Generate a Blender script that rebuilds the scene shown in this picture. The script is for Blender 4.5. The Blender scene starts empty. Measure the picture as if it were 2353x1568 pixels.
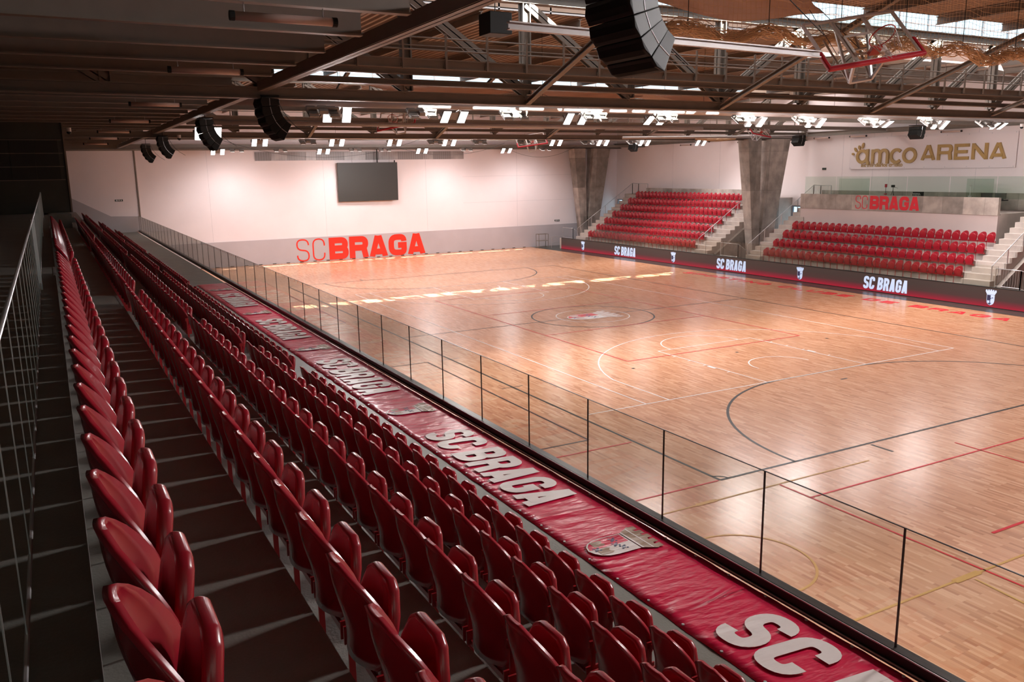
import bpy, bmesh, math, random
from mathutils import Vector, Matrix, Euler, noise
random.seed(7)
PI = math.pi
sc = bpy.context.scene
COL = sc.collection

# ------------------------------------------------------------------ camera
CAM = Vector((-22.948, -33.825, 7.1246)); YAW, PITCH, ROLL = 0.4982, -0.2018, -0.0168
FPX = 1923.14
fwd = Vector((math.sin(YAW)*math.cos(PITCH), math.cos(YAW)*math.cos(PITCH), math.sin(PITCH)))
rt = fwd.cross(Vector((0, 0, 1))).normalized(); up = rt.cross(fwd)
r2 = rt*math.cos(ROLL)+up*math.sin(ROLL); u2 = -rt*math.sin(ROLL)+up*math.cos(ROLL)
cam = bpy.data.cameras.new('camera'); camo = bpy.data.objects.new('camera', cam); COL.objects.link(camo)
M = Matrix((r2, u2, -fwd)).transposed().to_4x4(); M.translation = CAM; camo.matrix_world = M
cam.lens = FPX/2353*36; cam.sensor_width = 36; cam.clip_start = .05; cam.clip_end = 400
sc.camera = camo
def px(p):
    d = Vector(p)-CAM; z = d.dot(fwd)
    if z <= .05: return None
    return (1176.5+FPX*d.dot(r2)/z, 784-FPX*d.dot(u2)/z)

# ------------------------------------------------------------------ world, sun, exposure
w = bpy.data.worlds.new('sky'); sc.world = w; w.use_nodes = True
bg = w.node_tree.nodes['Background']; bg.inputs[0].default_value = (.62, .83, .95, 1); bg.inputs[1].default_value = 2.2
sun = bpy.data.lights.new('sun', 'SUN'); sun.energy = 60; sun.angle = .006; sun.color = (1, .95, .88)
suno = bpy.data.objects.new('sun', sun); COL.objects.link(suno)
suno.rotation_euler = Vector((0.0, -1, math.tan(math.radians(26)))).to_track_quat('Z', 'Y').to_euler()
suno.location = (0, -60, 40)
sc.view_settings.view_transform = 'Standard'; sc.view_settings.look = 'None'
sc.view_settings.exposure = 0.0; sc.view_settings.gamma = 1; sc.view_settings.use_curve_mapping = False
sc.cycles.max_bounces = 7; sc.cycles.diffuse_bounces = 4; sc.cycles.glossy_bounces = 4
sc.cycles.transmission_bounces = 6; sc.cycles.transparent_max_bounces = 24
sc.cycles.sample_clamp_indirect = 6; sc.cycles.caustics_reflective = False; sc.cycles.caustics_refractive = False
sc.cycles.use_denoising = True; sc.cycles.use_light_tree = False
FLOOD_W = 1800
# daylight falling through the three roof lanterns
for _y in (-35, -12, 10.2):
    _a = bpy.data.lights.new('lantern_daylight', 'AREA'); _a.shape = 'RECTANGLE'; _a.size = 38; _a.size_y = 4.4; _a.energy = {-35: 400, -12: 1500, 10.2: 2200}[_y]; _a.color = (1, .92, .90)
    _o = bpy.data.objects.new('lantern_daylight', _a); COL.objects.link(_o); _o.location = (6, _y, 13.38)

# weak cool fill light added behind the camera to lift the dark parts
_a = bpy.data.lights.new('rear_fill_light', 'AREA'); _a.shape = 'RECTANGLE'; _a.size = 16; _a.size_y = 3; _a.energy = 130; _a.color = (.84, 1, .86)
_o = bpy.data.objects.new('rear_fill_light', _a); COL.objects.link(_o); _o.location = (-22, -43.7, 9.5); _o.rotation_euler = (PI/2, 0, 0)

# ------------------------------------------------------------------ materials
MATS = {}
def mat(name, base=(.5, .5, .5), rough=.5, metal=0, emit=None, es=0, spec=.5, coat=0, noise_scale=0, noise_amt=0, bump=0, bump_scale=20, coords='Object'):
    m = bpy.data.materials.new(name); m.use_nodes = True; n = m.node_tree.nodes; l = m.node_tree.links
    b = n['Principled BSDF']
    b.inputs['Base Color'].default_value = (*base, 1); b.inputs['Roughness'].default_value = rough
    b.inputs['Metallic'].default_value = metal; b.inputs['Specular IOR Level'].default_value = spec
    b.inputs['Coat Weight'].default_value = coat
    if emit: b.inputs['Emission Color'].default_value = (*emit, 1); b.inputs['Emission Strength'].default_value = es
    if noise_amt or bump:
        tc = n.new('ShaderNodeTexCoord')
        src = tc.outputs['Object']
        if coords == 'World':
            g = n.new('ShaderNodeNewGeometry'); src = g.outputs['Position']
    if noise_amt:
        t = n.new('ShaderNodeTexNoise'); t.inputs['Scale'].default_value = noise_scale; t.inputs['Detail'].default_value = 5
        l.new(src, t.inputs['Vector'])
        r = n.new('ShaderNodeMapRange'); r.inputs[1].default_value = .3; r.inputs[2].default_value = .7
        r.inputs[3].default_value = 1-noise_amt; r.inputs[4].default_value = 1+noise_amt
        l.new(t.outputs[0], r.inputs[0])
        v = n.new('ShaderNodeVectorMath'); v.operation = 'SCALE'; v.inputs[0].default_value = base
        l.new(r.outputs[0], v.inputs['Scale']); l.new(v.outputs[0], b.inputs['Base Color'])
    if bump:
        t = n.new('ShaderNodeTexNoise'); t.inputs['Scale'].default_value = bump_scale; t.inputs['Detail'].default_value = 4
        l.new(src, t.inputs['Vector'])
        bp = n.new('ShaderNodeBump'); bp.inputs['Strength'].default_value = bump; bp.inputs['Distance'].default_value = .05
        l.new(t.outputs[0], bp.inputs['Height']); l.new(bp.outputs[0], b.inputs['Normal'])
    MATS[name] = m
    return m
def nodes(m): return m.node_tree.nodes, m.node_tree.links, m.node_tree.nodes['Principled BSDF']

m_wall = mat('white_plaster', (.84, .76, .77), .55, noise_scale=.35, noise_amt=.035)
m_wallr = mat('white_plaster_side', (.83, .745, .735), .6, noise_scale=.3, noise_amt=.04)
m_dado = mat('grey_panel', (.50, .46, .48), .28, noise_scale=.6, noise_amt=.05)
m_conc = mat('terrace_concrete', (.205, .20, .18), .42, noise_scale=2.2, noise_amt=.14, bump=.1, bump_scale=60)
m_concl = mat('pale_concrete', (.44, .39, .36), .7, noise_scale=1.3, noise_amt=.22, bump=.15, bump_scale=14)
m_concr = mat('stair_concrete', (.46, .40, .36), .7, noise_scale=1.5, noise_amt=.12)
m_pinkpan = mat('pale_pink_panel', (.52, .43, .41), .6, noise_scale=.8, noise_amt=.04)
m_dark = mat('dark_painted_wall', (.06, .066, .056), .6, noise_scale=1, noise_amt=.15)
m_steel = mat('taupe_painted_steel', (.225, .19, .16), .5, noise_scale=3, noise_amt=.06)
m_galv = mat('galvanised_steel', (.55, .55, .56), .38, metal=.7)
m_roof = mat('roof_deck_steel', (.36, .27, .21), .5, noise_scale=1.2, noise_amt=.08)
m_black = mat('black_powder_coat', (.010, .011, .010), .55, spec=.3)
m_grill = mat('speaker_grille', (.008, .009, .008), .75, bump=.5, bump_scale=220)
m_seat = mat('red_seat_plastic', (.33, .011, .024), .27, spec=.45, coat=.12, noise_scale=3, noise_amt=.06)
m_seatm = mat('red_seat_steel', (.36, .015, .02), .38)
m_alu = mat('brushed_aluminium', (.62, .60, .60), .32, metal=.8)
m_chan = mat('black_fence_channel', (.035, .028, .028), .35, metal=.3)
m_white = mat('white_marking', (.82, .78, .75), .35)
m_blackl = mat('black_marking', (.022, .021, .019), .4, spec=.2)
m_redl = mat('red_marking', (.66, .025, .04), .4, spec=.2)
m_yel = mat('yellow_marking', (.62, .37, .12), .4, spec=.2)
m_redgloss = mat('red_wall_letter', (.85, .035, .02), .22, coat=.4)
m_redflat = mat('red_painted_letter', (.58, .02, .035), .5)
m_gold = mat('gold_letter', (.42, .27, .10), .4, noise_scale=2, noise_amt=.05)
m_golds = mat('dark_gold_edge', (.12, .085, .035), .5)
m_sign = mat('white_sign_sheet', (.78, .70, .70), .5)
m_screen = mat('dark_screen', (.035, .033, .028), .45)
m_scrb = mat('screen_back', (.06, .055, .05), .5)
m_rubber = mat('black_border_vinyl', (.045, .052, .045), .3, noise_scale=2, noise_amt=.15)
m_foam = mat('red_foam_padding', (.55, .02, .04), .45)
m_wframe = mat('white_painted_frame', (.62, .56, .54), .45)
m_rim = mat('orange_rim', (.5, .06, .04), .4)
m_net = mat('beige_net_cord', (.78, .58, .38), .8)
m_wnet = mat('white_net_cord', (.8, .75, .74), .8)
m_drape = mat('beige_fabric', (.76, .60, .52), .85, noise_scale=1.2, noise_amt=.08, bump=.25, bump_scale=3)
m_cable = mat('black_cable', (.02, .02, .02), .6)
m_duct = mat('galvanised_duct', (.48, .45, .44), .45, metal=.35, noise_scale=2, noise_amt=.06)
m_tube = mat('frosted_tube_cover', (.62, .46, .40), .4)
m_exit = mat('dark_exit_sign', (.03, .05, .04), .4)
m_foillamp = mat('lamp_lens', (.9, .9, .9), .3, emit=(1, .97, .97), es=7); m_foillamp.cycles.emission_sampling = 'NONE'
m_lampoff = mat('lamp_heat_sink', (.22, .20, .185), .5, metal=.3)
m_poly = mat('polycarbonate_strip', (.36, .32, .31), .3, noise_scale=1.1, noise_amt=.3)
m_redbox = mat('red_banner_cloth', (.45, .03, .05), .6)

# vinyl banner: wrinkles as a normal map in world position so cloth and print share them
def wrinkle(m, strength):
    n, l, b = nodes(m)
    g = n.new('ShaderNodeNewGeometry')
    mp = n.new('ShaderNodeMapping'); mp.inputs['Scale'].default_value = (.9, 2.6, 1); mp.inputs['Rotation'].default_value = (0, 0, .35)
    l.new(g.outputs['Position'], mp.inputs[0])
    t = n.new('ShaderNodeTexNoise'); t.inputs['Scale'].default_value = 1.1; t.inputs['Detail'].default_value = 3; t.inputs['Distortion'].default_value = 1.2
    t.noise_type = 'RIDGED_MULTIFRACTAL'
    l.new(mp.outputs[0], t.inputs['Vector'])
    t2 = n.new('ShaderNodeTexNoise'); t2.inputs['Scale'].default_value = 5; t2.inputs['Detail'].default_value = 2
    l.new(mp.outputs[0], t2.inputs['Vector'])
    a = n.new('ShaderNodeMath'); a.operation = 'MULTIPLY_ADD'; a.inputs[1].default_value = .35
    l.new(t2.outputs[0], a.inputs[0]); l.new(t.outputs[0], a.inputs[2])
    bp = n.new('ShaderNodeBump'); bp.inputs['Strength'].default_value = strength; bp.inputs['Distance'].default_value = .055
    l.new(a.outputs[0], bp.inputs['Height']); l.new(bp.outputs[0], b.inputs['Normal'])
m_vinyl = mat('red_banner_vinyl', (.70, .012, .075), .29, spec=.5); wrinkle(m_vinyl, .8)
m_vprint = mat('white_banner_print', (.84, .76, .76), .36, spec=.5); wrinkle(m_vprint, .4)
m_vtan = mat('tan_banner_print', (.38, .25, .18), .3, spec=.6); wrinkle(m_vtan, .7)
m_vblue = mat('navy_banner_print', (.05, .06, .16), .3, spec=.6); wrinkle(m_vblue, .7)

# wooden strip floor
m_wood = mat('beech_strip_floor', (.6, .4, .3), .2)
n, l, b = nodes(m_wood)
g = n.new('ShaderNodeNewGeometry'); mp = n.new('ShaderNodeMapping'); mp.inputs['Rotation'].default_value = (0, 0, PI/2)
l.new(g.outputs['Position'], mp.inputs[0])
br = n.new('ShaderNodeTexBrick'); br.offset = .37; br.offset_frequency = 3; br.squash = 1
for k, v in (('Scale', 1.0), ('Mortar Size', .0012), ('Mortar Smooth', .3), ('Brick Width', .46), ('Row Height', .07)): br.inputs[k].default_value = v
br.inputs['Color1'].default_value = (0, 0, 0, 1); br.inputs['Color2'].default_value = (1, 1, 1, 1); br.inputs['Mortar'].default_value = (.1, .1, .1, 1)
l.new(mp.outputs[0], br.inputs['Vector'])
cr = n.new('ShaderNodeValToRGB'); e = cr.color_ramp.elements
e[0].position = 0; e[0].color = (.46, .205, .105, 1); e[1].position = 1; e[1].color = (.72, .42, .255, 1)
x = e.new(.25); x.color = (.58, .285, .15, 1)
x = e.new(.7); x.color = (.63, .325, .18, 1)
l.new(br.outputs['Color'], cr.inputs[0])
t = n.new('ShaderNodeTexNoise'); t.inputs['Scale'].default_value = .5; t.inputs['Detail'].default_value = 2
l.new(g.outputs['Position'], t.inputs['Vector'])
mx = n.new('ShaderNodeMapRange'); mx.inputs[3].default_value = .93; mx.inputs[4].default_value = 1.07
l.new(t.outputs[0], mx.inputs[0]); v = n.new('ShaderNodeVectorMath'); v.operation = 'SCALE'
l.new(cr.outputs[0], v.inputs[0]); l.new(mx.outputs[0], v.inputs['Scale']); l.new(v.outputs[0], b.inputs['Base Color'])
b.inputs['Roughness'].default_value = .23; b.inputs['Specular IOR Level'].default_value = .45
t = n.new('ShaderNodeTexNoise'); t.inputs['Scale'].default_value = 9; l.new(mp.outputs[0], t.inputs['Vector'])
bp = n.new('ShaderNodeBump'); bp.inputs['Strength'].default_value = .06; bp.inputs['Distance'].default_value = .02
l.new(t.outputs[0], bp.inputs['Height']); l.new(bp.outputs[0], b.inputs['Normal'])

# concrete with formwork panels (tone changes from pour to pour)
m_form = mat('formwork_concrete', (.3, .3, .3), .65, bump=.15, bump_scale=12)
n, l, b = nodes(m_form)
g = n.new('ShaderNodeNewGeometry')
br = n.new('ShaderNodeTexBrick'); br.offset = 0
for k, v in (('Scale', 1.0), ('Mortar Size', .006), ('Brick Width', 1.25), ('Row Height', 2.7)): br.inputs[k].default_value = v
br.inputs['Color1'].default_value = (.22, .19, .165, 1); br.inputs['Color2'].default_value = (.40, .34, .30, 1); br.inputs['Mortar'].default_value = (.12, .11, .10, 1)
sx = n.new('ShaderNodeSeparateXYZ'); cx = n.new('ShaderNodeCombineXYZ'); ad = n.new('ShaderNodeMath'); ad.operation = 'ADD'
l.new(g.outputs['Position'], sx.inputs[0]); l.new(sx.outputs[0], ad.inputs[0]); l.new(sx.outputs[1], ad.inputs[1])
l.new(ad.outputs[0], cx.inputs[0]); l.new(sx.outputs[2], cx.inputs[1]); l.new(cx.outputs[0], br.inputs['Vector'])
t = n.new('ShaderNodeTexNoise'); t.inputs['Scale'].default_value = 1.6; t.inputs['Detail'].default_value = 6; l.new(g.outputs['Position'], t.inputs['Vector'])
mr = n.new('ShaderNodeMapRange'); mr.inputs[1].default_value = .35; mr.inputs[2].default_value = .65; mr.inputs[3].default_value = .78; mr.inputs[4].default_value = 1.25
l.new(t.outputs[0], mr.inputs[0]); v = n.new('ShaderNodeVectorMath'); v.operation = 'SCALE'
l.new(br.outputs['Color'], v.inputs[0]); l.new(mr.outputs[0], v.inputs['Scale']); l.new(v.outputs[0], b.inputs['Base Color'])

# LED boards: a lit picture that runs from dark brown at the top to red at the foot
m_led = mat('led_picture', (.02, .015, .015), .4)
n, l, b = nodes(m_led)
tc = n.new('ShaderNodeTexCoord'); sx = n.new('ShaderNodeSeparateXYZ'); l.new(tc.outputs['Object'], sx.inputs[0])
cr = n.new('ShaderNodeValToRGB'); e = cr.color_ramp.elements
e[0].position = .05; e[0].color = (.50, .004, .03, 1); e[1].position = .75; e[1].color = (.055, .035, .03, 1)
x = e.new(.22); x.color = (.26, .012, .03, 1)
x = e.new(.42); x.color = (.075, .03, .028, 1)
l.new(sx.outputs[2], cr.inputs[0]); l.new(cr.outputs[0], b.inputs['Emission Color']); b.inputs['Emission Strength'].default_value = .75
m_led.cycles.emission_sampling = 'NONE'
m_ledw = mat('led_white_print', (.3, .3, .35), .4, emit=(.52, .66, .90), es=.85)
m_ledw.cycles.emission_sampling = 'NONE'
m_ledd = mat('led_dark_print', (.02, .02, .04), .4, emit=(.03, .03, .09), es=.6)

def glassmat(name, tint, ior=1.45):
    m = bpy.data.materials.new(name); m.use_nodes = True; n = m.node_tree.nodes; l = m.node_tree.links
    for q in list(n):
        if q.type != 'OUTPUT_MATERIAL': n.remove(q)
    o = [q for q in n if q.type == 'OUTPUT_MATERIAL'][0]
    tr = n.new('ShaderNodeBsdfTransparent'); tr.inputs[0].default_value = (*tint, 1)
    gl = n.new('ShaderNodeBsdfGlossy'); gl.inputs['Roughness'].default_value = .02
    lw = n.new('ShaderNodeLayerWeight'); lw.inputs[0].default_value = .5
    pw = n.new('ShaderNodeMath'); pw.operation = 'POWER'; pw.inputs[1].default_value = 5; l.new(lw.outputs['Facing'], pw.inputs[0])
    fr = n.new('ShaderNodeMath'); fr.operation = 'MULTIPLY_ADD'; fr.inputs[1].default_value = .75; fr.inputs[2].default_value = .035; l.new(pw.outputs[0], fr.inputs[0])
    mx = n.new('ShaderNodeMixShader')
    l.new(fr.outputs[0], mx.inputs[0]); l.new(tr.outputs[0], mx.inputs[1]); l.new(gl.outputs[0], mx.inputs[2]); l.new(mx.outputs[0], o.inputs[0])
    MATS[name] = m; return m
m_glass = glassmat('fence_glass', (.93, .935, .91))
m_glassg = glassmat('green_screen_glass', (.86, .92, .88))
m_winglass = glassmat('window_glass', (.90, .94, .95))

# ------------------------------------------------------------------ mesh helpers
def bm_new(): return bmesh.new()
def box(bm, x0, x1, y0, y1, z0, z1):
    v = [bm.verts.new((x, y, z)) for x in (x0, x1) for y in (y0, y1) for z in (z0, z1)]
    for f in ((0, 1, 3, 2), (4, 6, 7, 5), (0, 4, 5, 1), (2, 3, 7, 6), (0, 2, 6, 4), (1, 5, 7, 3)): bm.faces.new([v[i] for i in f])
    return v
def obox(bm, p, q, w, h, upv=Vector((0, 0, 1)), off=(0, 0)):
    p = Vector(p); q = Vector(q); d = (q-p).normalized(); s = d.cross(upv)
    if s.length < 1e-4: s = d.cross(Vector((0, 1, 0)))
    s.normalize(); u = s.cross(d)
    p = p+s*off[0]+u*off[1]; q = q+s*off[0]+u*off[1]
    v = [bm.verts.new(a+s*i*w/2+u*j*h/2) for a in (p, q) for i in (-1, 1) for j in (-1, 1)]
    for f in ((0, 1, 3, 2), (4, 6, 7, 5), (0, 4, 5, 1), (2, 3, 7, 6), (0, 2, 6, 4), (1, 5, 7, 3)): bm.faces.new([v[i] for i in f])
def hbeam(bm, p, q, w, h, t=.015, upv=Vector((0, 0, 1))):
    obox(bm, p, q, t, h, upv); obox(bm, p, q, w, t*1.3, upv, (0, h/2-t*.65)); obox(bm, p, q, w, t*1.3, upv, (0, -h/2+t*.65))
def tube(bm, pts, r, seg=8, cap=True, closed=False):
    pts = [Vector(a) for a in pts]; rings = []
    N = len(pts)
    for i, a in enumerate(pts):
        if closed: d = pts[(i+1) % N]-pts[i-1]
        else: d = pts[min(i+1, N-1)]-pts[max(i-1, 0)]
        d.normalize(); s = d.cross(Vector((0, 0, 1)))
        if s.length < .05: s = d.cross(Vector((0, 1, 0)))
        s.normalize(); u = s.cross(d); rr = r[i] if isinstance(r, (list, tuple)) else r
        rings.append([bm.verts.new(a+(s*math.cos(2*PI*k/seg)+u*math.sin(2*PI*k/seg))*rr) for k in range(seg)])
    for i in range(N if closed else N-1):
        A = rings[i]; B = rings[(i+1) % N]
        for k in range(seg): bm.faces.new((A[k], A[(k+1) % seg], B[(k+1) % seg], B[k]))
    if cap and not closed and seg > 2: bm.faces.new(rings[0][::-1]); bm.faces.new(rings[-1])
def prism(bm, poly, axis, a0, a1):
    # poly: list of 2D points, extruded along axis
    def P(u, v, a): return {'x': (a, u, v), 'y': (u, a, v), 'z': (u, v, a)}[axis]
    A = [bm.verts.new(P(u, v, a0)) for u, v in poly]; B = [bm.verts.new(P(u, v, a1)) for u, v in poly]
    bm.faces.new(A); bm.faces.new(B[::-1])
    for i in range(len(poly)): j = (i+1) % len(poly); bm.faces.new((A[i], B[i], B[j], A[j]))
def obj(name, bm, m, parent=None, loc=None, smooth=False, bevel=0):
    me = bpy.data.meshes.new(name)
    if loc is not None: bmesh.ops.translate(bm, verts=bm.verts, vec=-Vector(loc))
    bmesh.ops.recalc_face_normals(bm, faces=bm.faces)
    if smooth:
        for f in bm.faces: f.smooth = True
    bm.to_mesh(me); bm.free()
    for q in (m if isinstance(m, (list, tuple)) else [m]): me.materials.append(q)
    o = bpy.data.objects.new(name, me); COL.objects.link(o)
    if loc is not None and parent is None: o.location = loc
    if parent is not None: o.parent = parent
    if bevel:
        b = o.modifiers.new('bevel', 'BEVEL'); b.width = bevel; b.segments = 2; b.limit_method = 'ANGLE'
    return o
def tag(o, label=None, cat=None, group=None, kind=None):
    if label: o['label'] = label
    if cat: o['category'] = cat
    if group: o['group'] = group
    if kind: o['kind'] = kind
    return o
def thing(name, label, cat, loc=(0, 0, 0), rotz=0, group=None):
    o = bpy.data.objects.new(name, None); COL.objects.link(o); o.location = loc; o.rotation_euler = (0, 0, rotz)
    o.empty_display_size = .2
    return tag(o, label, cat, group)
def struct(name, bm, m, parent=None, label=None, cat=None, **k):
    o = obj(name, bm, m, parent, **k)
    if parent is None: o['kind'] = 'structure'
    if label: o['label'] = label
    if cat: o['category'] = cat
    return o
def dup(root, loc=None, rot=None, label=None, group=None):
    def cp(o, par):
        c = o.copy(); COL.objects.link(c); c.parent = par
        for ch in o.children: cp(ch, c)
        return c
    r = cp(root, None)
    if loc is not None: r.location = loc
    if rot is not None: r.rotation_euler = rot
    if label: r['label'] = label
    if group: r['group'] = group
    return r
ORD = 'zeroth first second third fourth fifth sixth seventh eighth ninth tenth eleventh twelfth thirteenth fourteenth fifteenth sixteenth seventeenth eighteenth nineteenth twentieth'.split()
def ordn(i):
    if i <= 20: return ORD[i]
    t = {2: 'twenty', 3: 'thirty', 4: 'forty', 5: 'fifty', 6: 'sixty'}[i//10]
    return t+'-'+ORD[i % 10] if i % 10 else {3: 'thirtieth', 4: 'fortieth', 5: 'fiftieth', 6: 'sixtieth'}[i//10]

# ------------------------------------------------------------------ lettering: block glyphs drawn with strokes
def fillet(pts, closed=False):
    out = []; N = len(pts)
    for i, p in enumerate(pts):
        r = p[2] if len(p) > 2 else 0
        P = Vector((p[0], p[1]))
        if r <= 0 or (not closed and i in (0, N-1)): out.append(P); continue
        A = Vector(pts[i-1][:2])-P; B = Vector(pts[(i+1) % N][:2])-P
        r = min(r, A.length*.5 if (closed or i > 1) else A.length, B.length*.5 if (closed or i < N-2) else B.length)
        a = P+A.normalized()*r; b_ = P+B.normalized()*r
        for k in range(7):
            s = k/6; out.append(a*(1-s)**2+P*2*s*(1-s)+b_*s*s)
    return out
def glyph(ch, W, t, R):
    l = t/2; r = W-t/2; b = t/2; T = 1-t/2; m = .5; R = min(R, .5)
    g = {
     'S': [([(r, .72), (r, T, R), (l, T, R), (l, m+.03, R), (r, m-.03, R), (r, b, R), (l, b, R), (l, .28)], 0)],
     'C': [([(r, .66), (r, T, R), (l, T, R), (l, b, R), (r, b, R), (r, .34)], 0)],
     'G': [([(r, .66), (r, T, R), (l, T, R), (l, b, R), (r, b, R), (r, m-.02), (W*.52, m-.02)], 0)],
     'B': [([(l, b), (l, T), (r-.02, T, R), (r-.02, m, R), (l, m)], 0), ([(l, m), (r, m, R), (r, b, R), (l, b)], 0), ([(l, 0), (l, 1)], 0)],
     'R': [([(l, 0), (l, 1)], 0), ([(l, T), (r, T, R), (r, m-.03, R), (l, m-.03)], 0), ([(r-t*.35, m), (r+.01, 0)], 0)],
     'P': [([(l, 0), (l, 1)], 0), ([(l, T), (r, T, R), (r, m-.05, R), (l, m-.05)], 0)],
     'A': [([(t*.5, 0), (W/2-t*.12, 1)], 0), ([(W-t*.5, 0), (W/2+t*.12, 1)], 0), ([(W*.2, .24), (W*.8, .24)], 0)],
     'O': [([(r, T, R), (l, T, R), (l, b, R), (r, b, R)], 1)],
     'T': [([(0, T), (W, T)], 0), ([(W/2, 0), (W/2, 1)], 0)],
     'I': [([(t/2, 0), (t/2, 1)], 0)],
     'N': [([(l, 0), (l, 1)], 0), ([(r, 0), (r, 1)], 0), ([(l, 1-t*.3), (r, t*.3)], 0)],
     'L': [([(l, 1), (l, 0)], 0), ([(l, b), (W, b)], 0)],
     'U': [([(l, 1), (l, b, R), (r, b, R), (r, 1)], 0)],
     'D': [([(l, b), (l, T), (r, T, R), (r, b, R), (l, b)], 0), ([(l, 0), (l, 1)], 0)],
     'E': [([(l, 0), (l, 1)], 0), ([(l, b), (W*.95, b)], 0), ([(l, T), (W*.95, T)], 0), ([(l, m), (W*.85, m)], 0)],
    }
    return g.get(ch, []), (t if ch == 'I' else W)
def stroke(bm, pts, t, h, fn, closed=False, zb=0):
    N = len(pts); L = []; Rr = []
    for i, p in enumerate(pts):
        if closed: a = pts[i-1]; c = pts[(i+1) % N]
        else: a = pts[max(i-1, 0)]; c = pts[min(i+1, N-1)]
        d1 = (p-a); d2 = (c-p)
        if d1.length < 1e-6: d1 = d2
        if d2.length < 1e-6: d2 = d1
        d1 = d1.normalized(); d2 = d2.normalized(); d = (d1+d2)
        d = d.normalized() if d.length > 1e-4 else d1
        nn = Vector((-d.y, d.x)); k = 1/max(.5, nn.dot(Vector((-d1.y, d1.x))))
        L.append(p+nn*t/2*k); Rr.append(p-nn*t/2*k)
    F = [[bm.verts.new(fn(a.x, a.y, z*(1+zb+.18*i/N))) for i, a in enumerate(X)] for X in (L, Rr) for z in (0, h)]
    for i in range(N if closed else N-1):
        j = (i+1) % N
        for a, b_ in ((1, 3), (2, 0), (0, 1), (3, 2)):
            bm.faces.new((F[a][i], F[b_][i], F[b_][j], F[a][j]))
    if not closed:
        bm.faces.new((F[0][0], F[2][0], F[3][0], F[1][0])); bm.faces.new((F[0][-1], F[1][-1], F[3][-1], F[2][-1]))
def letters(text, org, xd, yd, H, W, t, gap=.1, space=.35, shear=0, thick=.01, R=.22):
    """text as one bmesh; W,t,gap are fractions of the height"""
    bm = bm_new(); xd = Vector(xd).normalized(); yd = Vector(yd).normalized(); zd = xd.cross(yd); org = Vector(org)
    cx = 0
    for ch in text:
        if ch == ' ': cx += space; continue
        st, adv = glyph(ch, W, t, R)
        for si, (pts, closed) in enumerate(st):
            fn = lambda x, y, z, c=cx: org+xd*((x+c+shear*y)*H)+yd*(min(1, max(0, y))*H)+zd*z
            P = fillet(pts, closed)
            stroke(bm, P, t, thick, fn, bool(closed), .25*si)
        cx += adv+gap
    return bm, (cx-gap)*H
def wtext(text, W, t, gap, space): # width in units of height
    c = 0
    for ch in text: c += space if ch == ' ' else (t if ch == 'I' else W)+gap
    return c-gap
def fonttext(name, text, org, xd, yd, size, m, parent, extrude=.02, offset=0, sx=1, space=1):
    cu = bpy.data.curves.new(name, 'FONT'); cu.body = text; cu.size = size; cu.extrude = extrude; cu.offset = offset; cu.space_character = space
    o = bpy.data.objects.new(name, cu); COL.objects.link(o)
    dg = bpy.context.evaluated_depsgraph_get(); me = bpy.data.meshes.new_from_object(o.evaluated_get(dg)); bpy.data.objects.remove(o)
    xd = Vector(xd).normalized(); yd = Vector(yd).normalized()
    T = Matrix((xd*sx, yd, xd.cross(yd))).transposed().to_4x4(); T.translation = Vector(org)
    me.transform(T); me.materials.clear(); me.materials.append(m)
    n = bpy.data.objects.new(name, me); COL.objects.link(n); n.parent = parent
    return n
SHIELD = [(-.5, 1), (.5, 1), (.5, .45), (.46, .25), (.36, .1), (.2, .0), (0, -.05), (-.2, 0), (-.36, .1), (-.46, .25), (-.5, .45)]
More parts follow.
